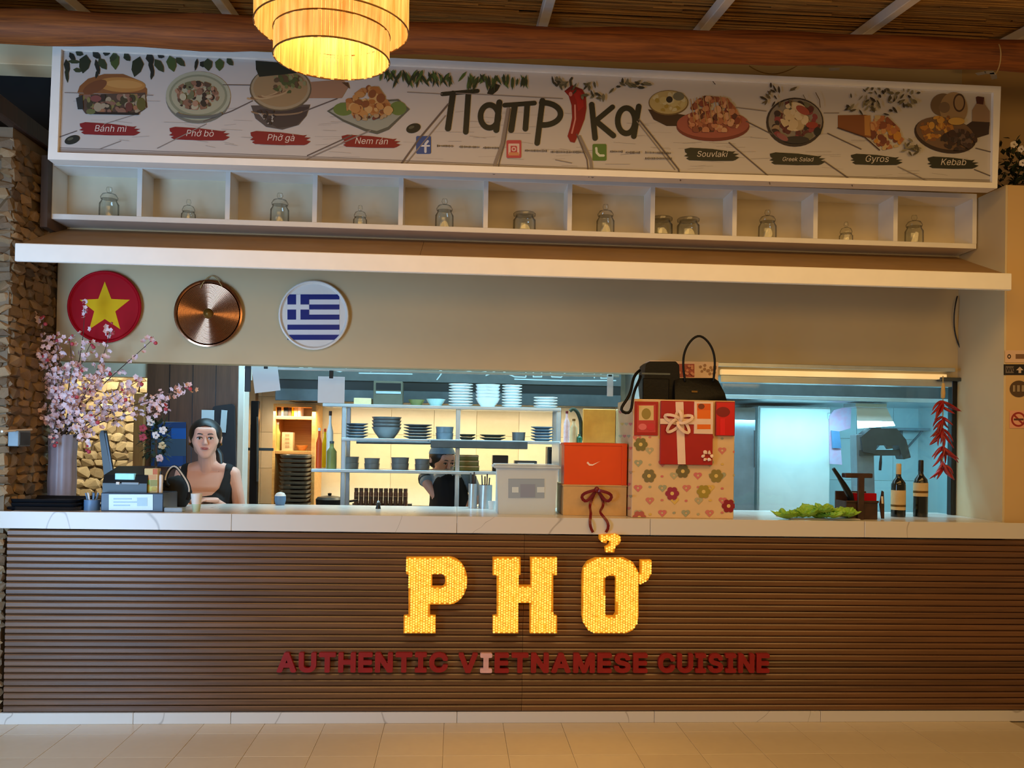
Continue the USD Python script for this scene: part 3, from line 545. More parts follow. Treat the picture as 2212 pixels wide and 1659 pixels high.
# social icons and their small lines of text
def icon(cx, cy, r, col, shapes, label): sgp('printed_icon', [(sbox(cx - r*.8, cy - r, cx + r*.8, cy + r).buffer(r*.2), col)] + shapes, label)
icon(915, 313, 16, (52, 84, 156), [(LN(5, (919, 328), (919, 311), (924, 305)), (226, 232, 244)), (LN(4, (911, 315), (927, 315)), (226, 232, 244))], 'blue icon with a white letter f')
icon(1110, 322, 16, (204, 78, 84), [(sbox(1100, 312, 1120, 332).buffer(2).difference(sbox(1103, 315, 1117, 329)), (240, 210, 200)), (E(1110, 322, 5, 5).difference(E(1110, 322, 2.6, 2.6)), (240, 210, 200)), (E(1117, 315, 1.5, 1.5), (240, 210, 200)), (PG((1098, 336), (1122, 336), (1120, 329), (1100, 329)), (222, 150, 104))], 'rosy red camera outline icon')
icon(1295, 329, 15, (92, 132, 52), [(LN(5, (1288, 320), (1289, 330), (1295, 336), (1304, 336)), (232, 240, 224))], 'green icon with a white telephone handset')
g = np.random.RandomState(8); lay = []
for x0, x1, y, dy in ((944, 980, 315, .02), (992, 1034, 317, .02), (1044, 1076, 319, .02), (1134, 1180, 325, .02), (1190, 1262, 328, .01), (1318, 1344, 327, .01), (1352, 1382, 329, .01), (1394, 1450, 329, .03), (1394, 1450, 342, .0)):
    x = x0
    while x < x1:
        w = g.uniform(2, 3.4); hh = g.uniform(2.2, 5); lay.append((sbox(x, y + dy*(x - x0) - hh/2, x + w - .9, y + dy*(x - x0) + hh/2), (92, 82, 76))); x += w + .4
sgp('printed_text_line', lay, 'tiny dark lines of printed contact text', 'stuff')

# ================================================================ pendant lamp
LC = at(717, 128, -1.73); LC = np.array([LC[0], LC[1], LC[2]])
lp = thing('pendant_lamp', 'glowing tiered pendant lamp of hanging bamboo strands', 'lamp', LC)
tilt = lambda m: rot(m, 3.0, (1, 0, 0), LC)
def drum(r, z0, z1, n, seed):
    g = np.random.RandomState(seed); S = []
    for i in range(n):
        a = 2*math.pi*i/n; c, s_ = math.cos(a), math.sin(a); w = math.pi*r/n*.93; dr = g.uniform(-.002, .002); e = g.uniform(-.003, .003)
        b = box(-w, -.0018, z0 + e, w, .0018, z1); S.append((np.stack([LC[0] + (r + dr)*s_ + b[0][:, 0]*c + b[0][:, 1]*s_, LC[1] - (r + dr)*c + b[0][:, 0]*s_ - b[0][:, 1]*c, LC[2] + b[0][:, 2]], 1), b[1]))
    return tilt(S)
def ring(r, z, t): a = np.linspace(0, 2*math.pi, 64, endpoint=False); return tilt(tube(np.stack([LC[0] + r*np.cos(a), LC[1] + r*np.sin(a), LC[2] + z + 0*a], 1), t, 6, True))
PXM = 3.0/FPX
ro, ri = 161*PXM, 121*PXM
part(lp, 'strand_curtain', drum(ro, .10, .44, 120, 1), 'lamp_glow', False, kind='stuff')
part(lp, 'strand_curtain', drum(ri, 0, .36, 96, 2), 'lamp_glow', False, kind='stuff')
for r, z_ in ((ro, .10), (ro, .44), (ri, 0), (ri, .085), (ri, .36)): part(lp, 'hoop', ring(r + .002, z_, .0028), 'brass_wire', 60)
for k in range(3):
    a = k*2.094; part(lp, 'spoke', tilt(cyl(LC + (0, 0, .44), LC + (ro*math.cos(a), ro*math.sin(a), .44), .003)), 'brass_wire')
part(lp, 'socket', tilt(lathe([(0, .30), (.022, .30), (.026, .36), (.02, .42), (.0, .44)], 14, LC)), 'brass_wire')
part(lp, 'cord', cyl(LC + (0, -.02, .43), LC + (0, -.02, zc(LC[1]) - LC[2] + .02), .004), 'black_wire')
ball('pendant_lamp_bulb', LC + (0, 0, .20), .045, 30, (1.0, .66, .28))

# ================================================================ the lit letters and the red lettering on the counter front
qq = lambda p: (560 + p[0]/2.458, 1120 + p[1]/2.458)
def wpoly(pts, hole=None, y=-.06):
    w = lambda P: [at(*qq(t), y)[[0, 2]] for t in P]
    return Polygon(w(pts), [w(hole)] if hole else None)
def arcp(cx, cy, a, b, t0, t1, n=10): t = np.radians(np.linspace(t0, t1, n)); return [(cx + a*math.cos(q_), cy + b*math.sin(q_)) for q_ in t]
Pp = [(780, 208), (1000, 206)] + arcp(1008, 332, 97, 126, -88, 88, 14) + [(906, 458), (906, 518), (936, 520), (936, 611), (766, 611), (766, 520), (792, 516), (792, 300), (780, 296)]
Ph = [(918, 297), (972, 297), (984, 306), (988, 332), (984, 354), (972, 364), (918, 364)]
Hp = [(1240, 208), (1388, 208), (1388, 300), (1378, 302), (1378, 358), (1442, 358), (1442, 302), (1440, 208), (1582, 208), (1582, 302), (1562, 304), (1562, 516), (1582, 520), (1582, 611), (1438, 611), (1438, 450), (1376, 450), (1376, 611), (1240, 611), (1240, 520), (1262, 516), (1262, 304), (1240, 302)]
Op = [(1790, 210), (1940, 210), (1985, 232), (2010, 275), (2015, 300), (2015, 520), (2008, 560), (1985, 594), (1950, 611), (1782, 611), (1745, 592), (1722, 555), (1716, 520), (1716, 300), (1722, 265), (1745, 230)]
Oh = [(1848, 306), (1888, 306), (1896, 320), (1896, 506), (1886, 521), (1848, 521), (1838, 506), (1838, 320)]
Hn = [(2027, 222), (2084, 222), (2084, 290), (2066, 328), (2026, 352), (2014, 344), (2012, 312), (2027, 290)]
Hk = [(1808, 88), (1850, 84), (1895, 82), (1918, 94), (1922, 118), (1912, 138), (1892, 150), (1886, 181), (1842, 181), (1838, 152), (1860, 142), (1866, 124), (1850, 118), (1844, 132), (1822, 128), (1808, 112)]
def lit(name, shapes, label):
    o = np.array([*shapes[0].centroid.coords[0]]); t = thing(name, label, 'sign letter', (o[0], -.03, o[1]), 'illuminated letters on the counter front')
    rect('letter_light_%d' % len([k_ for k_ in LOC if 'illuminated' in k_]), (o[0], -.068, o[1]), (o[0], -1, o[1]), .24, .32, 6.5, (1.0, .55, .12))
    for k, s_ in enumerate(shapes):
        nm = ('casing', 'diacritic_casing')[k > 0]
        part(t, nm, front(s_, -.014, .04), 'casing_glow', False)
        B = []; x0_, z0_, x1_, z1_ = s_.bounds; inn = s_.buffer(-.004); st = .0135
        for i, xx in enumerate(np.arange(x0_, x1_, st)):
            for zz in np.arange(z0_ + (i % 2)*st/2, z1_, st):
                if inn.contains(Point(xx, zz)): B.append(ico((xx, -.0555, zz), .0068, 0))
        part(t, 'led_bead', B, 'bead_glow', True, kind='stuff')
lit('illuminated_letter', [wpoly(Pp, Ph)], 'glowing gold letter P covered in small bulbs')
lit('illuminated_letter', [wpoly(Hp)], 'glowing gold letter H covered in small bulbs')
lit('illuminated_letter', [wpoly(Op, Oh), wpoly(Hn), wpoly(Hk)], 'glowing gold letter Ở with hook and horn covered in bulbs')
def word(s_, xa, xb, base, h):
    gl = [text_poly(ch, 1.0, True).buffer(.045, join_style=2) for ch in s_]; wd = [g_.bounds[2] - g_.bounds[0] for g_ in gl]; gap = .13
    k = (xb - xa)/(sum(wd) + gap*(len(s_) - 1)); x = xa; seen = {}
    for ch, g_, w in zip(s_, gl, wd):
        A_ = at(x, base, -.03); u = at(x + k*w, base, -.03)[0] - A_[0]; b = g_.bounds
        P_ = affinity.affine_transform(g_, [u/w, 0, 0, h/(b[3] - b[1]), A_[0] - b[0]*u/w, A_[2] - b[1]*h/(b[3] - b[1])])
        n_ = seen[ch] = seen.get(ch, 0) + 1; tot = s_.count(ch)
        lb = 'raised red letter %s%s of the word %s' % (ch, '' if tot == 1 else ', %s one' % ordn[n_-1], s_)
        m_ = 'red_acrylic'
        if s_[0] == 'V' and ch == 'I': lb, m_ = 'faded pale pink letter I of the word VIETNAMESE', 'pale_acrylic'
        solo('raised_letter', front(P_, -.0138, .026), m_, lb, 'sign letter', 'red lettering on the counter front', smooth=False)
        x += k*(w + gap)
hL = 42/402.
word('AUTHENTIC', 598, 967, 1452, hL); word('VIETNAMESE', 990, 1398, 1453, hL); word('CUISINE', 1421, 1661, 1453, hL)

# ================================================================ things on the beige wall
def facing(m, c): v, f = arr(m); return np.stack([c[0] + v[:, 0], c[1] - v[:, 2], c[2] + v[:, 1]], 1), f
def plate(name, label, px, py, r, dish, rim, y=.5):
    c_ = at(px, py, y - .02); c_[1] = y; R_ = r*(y - CAM[1])/FPX
    t = thing(name, label, 'wall plate', c_)
    part(t, 'dish', facing(lathe([(0, .002), (R_*.7, .002), (R_*.97, .018), (R_, .024), (R_*.95, .026), (R_*.93, .022), (R_*.9, .016), (0, .016)], 48), c_), dish, 30)
    return t, R_, c_
t, R_, c_ = plate('wall_plate', 'round red plate with a yellow star hung on the wall', 226, 663, 76, 'red_lacquer', None)
part(t, 'rim', facing(tube([(R_*.965*math.cos(a), R_*.965*math.sin(a), .024) for a in np.linspace(0, 2*math.pi, 48, endpoint=False)], .006, 8, True), c_), 'red_lacquer', 60)
st = Polygon([at(226 + r_*math.sin(k*math.pi/5), 662 - r_*math.cos(k*math.pi/5) + 3, .48)[[0, 2]] for k, r_ in zip(range(10), [57, 24]*5)])
part(t, 'star', front(st, .485, .003), 'yellow_lacquer', False)
t, R_, c_ = plate('wall_gong', 'round bronze disc with shiny wedges hung by a cord', 450, 677, 71, 'bronze', None)
part(t, 'face', facing(lathe([(R_*.9*i/48, .020 + .0011*(i % 2) + .004*(1 - i/48)) for i in range(48, -1, -1)], 96), c_), 'bronze', False)
part(t, 'boss', facing(lathe([(R_*.16, .02), (R_*.13, .032), (R_*.06, .042), (0, .044)], 20), c_), 'brass_wire')
part(t, 'hanging_cord', [tube(spline([at(433, 622, .47), at(444, 604, .48), at(457, 596, .488), at(470, 604, .48), at(480, 620, .47)], 12), .003, 6)], 'pale_cord')
t, R_, c_ = plate('wall_plate', 'round white plate printed with a blue and white striped flag', 678, 681, 74, 'ceramic', None)
part(t, 'rim', facing(tube([(R_*.965*math.cos(a), R_*.965*math.sin(a), .024) for a in np.linspace(0, 2*math.pi, 48, endpoint=False)], .006, 8, True), c_), 'ceramic', 60)
F0, F1, G0, G1 = 621, 733, 636, 734; sh_ = (G1 - G0)/9.; BL, WH = (24, 44, 128), (226, 232, 240); lay = [(sbox(F0, G0, F1, G1), WH)]
lay += [(sbox(F0, G0 + i*sh_, F1, G0 + (i+1)*sh_), BL) for i in range(0, 9, 2)] + [(sbox(F0, G0, F0 + 5*sh_*.86, G0 + 5*sh_), BL), (sbox(F0 + 2*sh_*.86, G0, F0 + 3*sh_*.86, G0 + 5*sh_), WH), (sbox(F0, G0 + 2*sh_, F0 + 5*sh_*.86, G0 + 3*sh_), WH)]
printed(t, 'printed_flag', lay, lambda a, b, l: at(a, b, .4835 - l), 'printed blue and white striped flag with a cross', 'gloss_print')
solo('cable', tube(spline([at(2068, 640, .49), at(2061, 700, .485), at(2071, 745, .488), at(2083, 775, .46), at(2072, 803, .488)], 24), .004, 6), 'black_wire', 'dark cable running down the corner beside the hatch', 'cable')
# stickers on the pier
ys = .04
def sticker(label, px0, py0, px1, py1, lay, round_=False):
    A_, B_ = at(px0, py1, ys), at(px1, py0, ys); o = [(A_[0] + B_[0])/2, ys, A_[2]]
    t = thing('wall_sticker', label, 'sticker', o)
    s_ = sbox(px0, py0, px1, py1) if not round_ else E((px0 + px1)/2, (py0 + py1)/2, (px1 - px0)/2, (py1 - py0)/2)
    part(t, 'backing', front(Polygon([at(a, b, ys)[[0, 2]] for a, b in s_.exterior.coords]), ys, .002), 'white_paint', False)
    printed(t, 'printed_face', lay(s_), lambda a, b, l: at(a, b, ys - .0022 - l), None, 'print')
T_ = lambda s_, x, y, k: affinity.affine_transform(text_poly(s_, 1.0, True), [k, 0, 0, -k, x, y])
BRW, CRM = (52, 36, 26), (214, 180, 150)
sticker('pale rectangular sticker at the top of the pier stickers', 2171, 757, 2226, 783, lambda s_: [(s_, CRM), (E(2180, 770, 4, 5).difference(E(2180, 770, 2, 2.5)), BRW), (sbox(2194, 765, 2222, 775), (120, 86, 56))])
sticker('black sticker with a pale WC sign on the pier', 2168, 787, 2226, 810, lambda s_: [(s_, (30, 22, 18)), (sbox(2172, 791, 2190, 806), (104, 92, 84)), (T_('WC', 2173, 803, 9), (30, 22, 18)), (T_('↑', 2196, 806, 14) if False else PG((2203, 792), (2211, 800), (2206, 800), (2206, 806), (2200, 806), (2200, 800), (2195, 800)), (190, 170, 150))])
sticker('round dark brown sticker below the WC sign', 2181, 822, 2221, 858, lambda s_: [(s_, (82, 60, 34)), (sbox(2188, 832, 2193, 846), (150, 130, 100)), (sbox(2197, 832, 2203, 846), (150, 130, 100)), (sbox(2207, 832, 2213, 846), (150, 130, 100))], True)
sticker('pink no smoking sticker with a red ring, lowest on the pier', 2181, 887, 2226, 925, lambda s_: [(s_, (222, 160, 130)), (E(2200, 906, 16, 16).difference(E(2200, 906, 12, 12)), (150, 40, 30)), (LN(4, (2190, 896), (2210, 916)), (150, 40, 30)), (sbox(2190, 904, 2211, 908), (90, 50, 36))])
# plant on top of the pier
p = at(2195, 398, .2); p[2] = pt
t = thing('ledge_plant', 'dark leafy plant with white flowers on top of the pier', 'plant', (p[0], .25, pt)); g = np.random.RandomState(4); LV = []
for i in range(520):
    c0 = np.array([p[0] + g.uniform(-.08, .30), .2 + g.uniform(-.13, .13), pt + .015 + .30*g.beta(1.1, 1.5)]); d = g.normal(size=3); d[2] = abs(d[2]); d /= np.linalg.norm(d); u, w_, _ = basis(d); L = g.uniform(.03, .06)
    LV.append((np.array([c0, c0 + d*L*.5 + u*L*.28, c0 + d*L, c0 + d*L*.5 - u*L*.28 + w_*.004]), np.array([(0, 1, 2), (0, 2, 3)])))
part(t, 'foliage', LV, 'leaf_green', False, kind='stuff')
part(t, 'pot', lathe([(0, 0), (.07, 0), (.09, .05), (.085, .055), (0, .055)], 20, (p[0] + .06, .25, pt)), 'dark_wood')
for px, py in ((2190, 312), (2206, 322), (2209, 352)):
    c0 = at(px, py, .08); part(t, 'flower', [blob(c0 + (math.cos(a)*.013, 0, math.sin(a)*.012), (.011, .006, .011), int(a*9)) for a in np.arange(0, 6.2, 1.26)], 'white_petal', False)
# thin wires and tags above the board
solo('string_wire', tube(spline([at(1618, 142, .3), at(1645, 156, .3), at(1672, 160, .3), at(1698, 154, .3), at(1722, 142, .3)], 20), .003, 6), 'pale_cord', 'thin pale wire drooping in an arc below the beam', 'wire')
solo('string_wire', tube(spline([at(2158, 96, -.42), at(2162, 120, -.43), at(2156, 150, -.40), at(2150, 160, -.40)], 14), .003, 6), 'pale_cord', 'thin pale wire hanging over the beam at the right', 'wire')
solo('cloth_tag', hull([at(a, b, y) for y in (.28, .30) for a, b in ((1790, 147), (1815, 146), (1812, 152), (1792, 153))]), 'white_paint', 'small white tag under the beam above the board', 'tag')
solo('cloth_tag', cat([hull([at(a, b, y) for y in (.28, .31) for a, b in q_]) for q_ in (((2106, 158), (2128, 154), (2130, 160), (2112, 163)), ((2126, 154), (2146, 153), (2148, 160), (2130, 160)), ((2138, 158), (2152, 156), (2154, 170), (2142, 172)))]), 'white_paint', 'crumpled white cloth scrap at the upper right corner of the board', 'cloth')

# grey box and rail on the stone wall
q_ = [atx(px, py, -2.29) for px, py in ((30, 930), (55, 964))]; y0_, y1_ = sorted((q_[0][1], q_[1][1])); z0_, z1_ = q_[1][2], q_[0][2]
t = thing('wall_box', 'small grey metal box on the stone wall below a thin rail', 'electrical box', (-2.30, (y0_ + y1_)/2, z0_)); part(t, 'body', box(-2.32, y0_, z0_, -2.265, y1_, z1_, .003), 'dull_steel', False); part(t, 'cover', box(-2.266, y0_ + .006, z0_ + .008, -2.262, y1_ - .006, z1_ - .008, .001), 'dark_steel', False)
solo('wall_rail', cyl(atx(4, 932, -2.285), atx(68, 928, -2.285), .006), 'white_paint', 'thin pale rail on the stone wall above the grey box', 'rail')

# ================================================================ things on the worktop
ZT = 1.1002
def yb(px, py, z=ZT): return atz(px, py, z)[1]
def tb(px0, py0, px1, py1, y, d, b=.002, z0=None):
    A_, B_ = at(px0, py1, y), at(px1, py0, y); return box(A_[0], y, A_[2] if z0 is None else z0, B_[0], y + d, B_[2], b)
def base(px0, px1, y, z=ZT): return ((at(px0, 1100, y)[0] + at(px1, 1100, y)[0])/2, y, z)
# black trays
x0, x1 = at(-14, 1095, .06)[0], at(176, 1095, .06)[0]
def tray_mesh(x0, x1, y0, y1, z):
    w, d = x1 - x0, y1 - y0; o = sbox(x0 + .05, y0 + .05, x1 - .05, y1 - .05)
    R_ = lambda g_, z_: (np.array([(a, b, z_) for a, b in np.array(g_.exterior.coords)[:-1]]))
    rings = [R_(o.buffer(r_, quad_segs=6), z_) for r_, z_ in ((.036, z), (.048, z + .018), (.050, z + .020), (.046, z + .020), (.034, z + .004))]; n = len(rings[0])
    V = np.vstack(rings + [np.array([[(x0+x1)/2, (y0+y1)/2, z], [(x0+x1)/2, (y0+y1)/2, z + .004]])]); F = []
    for i in range(4):
        for j in range(n): a, b = i*n + j, i*n + (j+1) % n; F += [(a, b, b + n), (a, b + n, a + n)]
    for j in range(n): F += [(5*n, (j+1) % n, j), (5*n + 1, 4*n + j, 4*n + (j+1) % n)]
    F = np.array(F); tm = trimesh.Trimesh(V, F, process=False); trimesh.repair.fix_normals(tm); return np.array(tm.vertices), np.array(tm.faces)
for k, nm in enumerate(('bottom', 'middle', 'top')):
    solo('serving_tray', tray_mesh(x0 + k*.006, x1 - k*.005, .03, .33, ZT + k*.0205), 'black_plastic', 'black serving tray, %s one of the stack at the left end of the counter' % nm, 'tray', 'stacked black trays', smooth=30)
# vase with blossom
vx = at(135, 1000, .42)[0]; vt = at(135, 938, .42)[2]; vc = np.array([vx, .42, ZT])
t = thing('vase', 'tall fluted lilac grey vase at the left end of the counter', 'vase', vc)
pf = [(0, 0), (.062, 0), (.070, .02), (.074, .15), (.070, .26), (.076, vt - ZT - .01), (.074, vt - ZT), (.068, vt - ZT - .004), (.062, .2), (.0, .15)]
m_ = lathe(pf, 48, (0, 0, 0)); a = np.arctan2(m_[0][:, 1], m_[0][:, 0]); f_ = 1 + .035*np.cos(a*12); m_ = (m_[0]*np.stack([f_, f_, np.ones_like(f_)], 1) + vc, m_[1])
part(t, 'body', m_, 'lilac_glaze', 50)
bl = thing('blossom_branches', 'bunch of pink cherry blossom branches standing in the vase', 'flowers', (vx, .42, vt))
g = np.random.RandomState(12)
def flower(c0, nrm, r, seed):
    u, w_, d = basis(nrm); V, F = [c0 + d*r*.08], []
    ph = (seed % 7)*.2
    for k in range(5):
        a = ph + k*1.2566; e1 = u*math.cos(a) + w_*math.sin(a); e2 = -u*math.sin(a) + w_*math.cos(a); n = len(V)
        V += [c0 + e1*r*.55 + e2*r*.42 + d*r*.28, c0 + e1*r + d*r*.42, c0 + e1*r*.55 - e2*r*.42 + d*r*.28]; F += [(0, n + 2, n + 1), (0, n + 1, n)]
    return np.array(V), np.array(F)
ends = [(92, 692, .30, 22), (118, 728, .35, 20), (150, 735, .30, 10), (196, 742, .36, 16), (238, 712, .30, 20), (182, 660, .32, 9), (330, 733, .28, 12), (405, 832, .15, 30), (352, 876, .18, 28), (300, 822, .25, 30), (82, 810, .40, 24), (78, 880, .36, 26), (112, 955, .30, 14), (265, 856, .2, 34), (172, 792, .26, 36), (232, 800, .34, 34), (160, 850, .2, 34), (124, 850, .32, 34), (205, 905, .18, 24), (188, 840, .3, 30), (96, 770, .3, 30), (140, 800, .28, 30), (186, 968, .15, 18)]
for px, py, y, nf in ends:
    e_ = at(px, py, y); s_ = np.array([vx + g.uniform(-.04, .04), .42 + g.uniform(-.04, .04), vt - .12]); h_ = e_[2] - vt
    mid = s_*.45 + e_*.55 + np.array([g.uniform(-.03, .03), 0, .06 if h_ > 0 else .16]); sp = spline([s_, s_*.75 + mid*.25 + (0, 0, .06), mid, e_], 26)
    bp = part(bl, 'branch', tube(sp, np.linspace(.0045, .0015, 26), 5), 'branch_bark', 60); S = []
    for k in range(int(nf*1.8)):
        i = min(25, 9 + int(17*math.sqrt(g.uniform(0, 1)))); c0 = sp[i] + g.normal(0, .021, 3); d = g.normal(size=3) - (0, 1.3, 0); S.append(flower(c0, d/np.linalg.norm(d), g.uniform(.012, .019), k))
    part(bp, 'blossom', S, 'blossom_pink', False, kind='stuff')
    part(bp, 'bud', [ico(e_ + g.normal(0, .012, 3), g.uniform(.006, .009), 1) for k in range(2)] + [ico(at(px + 6, py + 8, y), .011, 1)], 'bud_red', True, kind='stuff')
# till corner
y = .05
t = thing('cash_drawer', 'blue grey till box with a white label facing the room', 'till', base(217, 352, y))
part(t, 'body', tb(217, 1066, 353, 1108, y, .24, .004, ZT), 'pos_blue', False)
L_ = [(sbox(236, 1069, 329, 1101).buffer(1), (206, 228, 234))] + [(sbox(245, yy, 245 + w_, yy + 3), (150, 180, 192)) for yy, w_ in ((1076, 40), (1083, 52), (1090, 36))] + [(sbox(296, 1075, 318, 1093), (160, 190, 200))]
printed(t, 'printed_label', L_, lambda a, b, l: at(a, b, y - l), 'pale label with faint lines of print', 'gloss_print')
zd = at(285, 1066, y)[2] + .0005
t = thing('card_terminal', 'black till printer with a small lit display standing on the till box', 'terminal', (at(270, 1060, .1)[0], .1, zd))
A_ = at(222, 1022, .1); B_ = at(318, 1010, .1)
part(t, 'body', hull([(A_[0], .10, zd), (B_[0], .10, zd), (A_[0], .26, zd), (B_[0], .26, zd), (A_[0], .12, A_[2] - .01), (B_[0], .12, A_[2] - .005), (A_[0] + .02, .26, B_[2]), (B_[0] - .005, .26, B_[2] + .005), (A_[0], .1, zd + .05), (B_[0], .1, zd + .05)]), 'black_plastic', False)
part(t, 'display', tb(248, 1023, 290, 1036, .098, .03, .002), 'screen_cyan', False)
part(t, 'paper_slot', tb(262, 1042, 300, 1047, .096, .03, .002), 'grey_ceramic', False)
part(t, 'button', [tb(250, 1041, 258, 1047, .096, .03, .002)], 'white_paint', False)
t = thing('till_screen', 'slim black till monitor seen edge on beside the vase', 'monitor', base(222, 248, .36))
part(t, 'screen', flat([(222, 938), (226, 930), (231, 930), (247, 1018), (243, 1026), (232, 1026)], .49, .05, .004), 'black_plastic', 40)
part(t, 'bezel', flat([(227, 936), (230, 936), (244, 1016), (240, 1016)], .44, .004), 'pos_blue', False)
part(t, 'stand', [tb(228, 1022, 243, 1100, .44, .06, .004, ZT + .012), box(at(215, 1100, .36)[0], .36, ZT, at(258, 1100, .36)[0], .54, ZT + .014, .004)], 'black_plastic', False)
t = thing('tin', 'small blue ribbed tin between trays and till box', 'tin', base(182, 214, .06))
c_ = np.array(base(183, 214, .11)); r_ = .04; h_ = at(198, 1066, .08)[2] - ZT
part(t, 'body', lathe([(0, 0), (r_, 0), (r_, h_*.62), (0, h_*.62)], 20, c_), 'tin_blue', 40)
for k in range(7): a = k*.9; part(t, 'pen', cyl(c_ + (math.cos(a)*.02, math.sin(a)*.02, h_*.5), c_ + (math.cos(a)*.032, math.sin(a)*.032, h_*1.02), .004), ('tin_blue', 'white_paint')[k % 2])
t = thing('sweet_box', 'small colourful sweet box in orange, green and yellow beside the terminal', 'box', (at(326, 1060, .12)[0], .12, zd))
part(t, 'carton', tb(311, 1012, 341, 1064, .12, .05, .002, zd), 'cream_label', False)
g = np.random.RandomState(2); printed(t, 'printed_face', [(sbox(312, 1013, 340, 1063), (214, 186, 120)), (sbox(330, 1013, 340, 1025), (196, 100, 40)), (sbox(314, 1026, 338, 1036), (206, 150, 90)), (sbox(312, 1037, 324, 1047), (130, 190, 120)), (sbox(325, 1037, 340, 1050), (150, 146, 70)), (E(322, 1056, 9, 6), (206, 206, 100)), (E(333, 1056, 6, 5), (200, 176, 70))], lambda a, b, l: at(a, b, .12 - l), None, 'print')
t = thing('white_tube', 'slim white tube bottle standing beside the sweet box', 'bottle', (at(348, 1060, .14)[0], .14, zd))
zw = at(348, 1018, .14)[2] - zd
part(t, 'body', lathe([(0, 0), (.011, 0), (.011, zw*.8), (.005, zw*.86), (0, zw*.86)], 14, (at(347, 1060, .14)[0], .14, zd)), 'white_paint'); part(t, 'cap', lathe([(0, zw*.84), (.006, zw*.84), (.006, zw), (0, zw)], 12, (at(347, 1060, .14)[0], .14, zd)), 'black_plastic')
# black bag with a striped strap
t = thing('shoulder_bag', 'slumped black bag with a black and white strap on the counter', 'bag', base(360, 405, .32))
part(t, 'body', [(lambda m: (np.maximum(m[0] + (meshkit.fbm(m[0]*18, 3)[:, None] - .5)*.03, (-9, -9, ZT)), m[1]))(ico(at(380, 1066, .40), (.085, .09, .10), 3)), ], 'black_cloth', True)
sp = spline([at(366, 1050, .33), at(362, 1022, .34), at(376, 1008, .34), at(392, 1022, .32), at(408, 1050, .30), at(405, 1080, .29)], 28)
part(t, 'strap', tube(sp, .010, 8), 'black_cloth', True)
part(t, 'strap_stripe', tube(sp[3:25] - (0, .0085, -.002), .005, 6), 'white_paint', True)
t = thing('paper_cup', 'white paper cup with a pale green lower half on the counter edge', 'cup', base(413, 435, .08))
c_ = np.array(base(413, 435, .10)); h_ = at(424, 1066, .10)[2] - ZT
part(t, 'cup', lathe([(0, h_*.42), (.024, h_*.42), (.030, h_), (.028, h_), (.022, h_*.46), (0, h_*.46)], 20, c_), 'white_paint'); part(t, 'foot', lathe([(0, 0), (.018, 0), (.024, h_*.42), (0, h_*.42)], 20, c_), 'leaf_pale')
solo('card_holder', tb(354, 1097, 394, 1107, .05, .06, .003, ZT), 'grey_pouch', 'flat pale blue card holder in front of the black bag', 'card holder', smooth=False)
solo('crumpled_napkin', hull(np.vstack([blob(np.array(base(158, 180, .36)) + (.02, 0, .012), (.05, .04, .012), 5)[0]])), 'white_paint', 'crumpled white napkin between vase and till', 'napkin', smooth=False)
t = thing('blue_pot', 'small blue pot with a white lid at the back edge of the counter', 'pot', base(592, 618, .62))
c_ = np.array(base(592, 618, .64)); part(t, 'body', lathe([(0, 0), (.026, 0), (.034, .03), (.033, .055), (0, .055)], 20, c_), 'tin_blue'); part(t, 'lid', lathe([(0, .055), (.034, .055), (.024, .072), (.006, .078), (0, .078)], 20, c_), 'white_paint')
t = thing('pepper_mill', 'tiny black pepper mill near the middle of the counter', 'pepper mill', base(811, 823, .45))
c_ = np.array(base(811, 823, .45)); part(t, 'body', lathe([(0, 0), (.016, 0), (.011, .02), (.014, .034), (0, .034)], 14, c_), 'black_plastic'); part(t, 'knob', lathe([(0, .034), (.008, .036), (.008, .044), (0, .048)], 12, c_), 'steel')
# clear plastic box
y = .16
t = thing('plastic_crate', 'translucent plastic storage box with a lid on the counter', 'storage box', base(1070, 1208, y))
A_, B_ = at(1072, 1010, y), at(1206, 1010, y); zl = at(1140, 1012, y)[2]
b0, b1 = box(A_[0] + .012, y + .012, ZT, B_[0] - .012, y + .30, zl), None
part(t, 'walls', [hull([(A_[0] + (.018 if z_ == ZT else 0), yy, z_) for z_ in (ZT, zl) for yy in (y, y + .006)] + [(B_[0] - (.018 if z_ == ZT else 0), yy, z_) for z_ in (ZT, zl) for yy in (y, y + .006)]), box(A_[0] + .012, y + .006, ZT, A_[0] + .016, y + .3, zl), box(B_[0] - .016, y + .006, ZT, B_[0] - .012, y + .3, zl), box(A_[0] + .016, y + .296, ZT, B_[0] - .016, y + .3, zl), box(A_[0] + .018, y + .006, ZT, B_[0] - .018, y + .296, ZT + .004)], 'frosted_plastic', False)
part(t, 'lid', [box(A_[0] - .014, y - .012, zl, B_[0] + .014, y + .312, zl + .012, .003), box(A_[0] - .005, y - .004, zl + .012, B_[0] + .005, y + .30, zl + .02, .003)], 'frosted_plastic', False)
part(t, 'insert', tb(1098, 1034, 1176, 1076, y + .03, .004, .001), 'grey_pouch', False)
printed(t, 'printed_label', [(sbox(1098, 1034, 1176, 1076), (150, 166, 180)), (sbox(1106, 1052, 1120, 1064), (204, 218, 220)), (sbox(1160, 1052, 1176, 1064), (204, 218, 220)), (sbox(1124, 1046, 1156, 1074), (136, 146, 166))], lambda a, b, l: at(a, b, y - l), 'bluish square label with two pale patches')
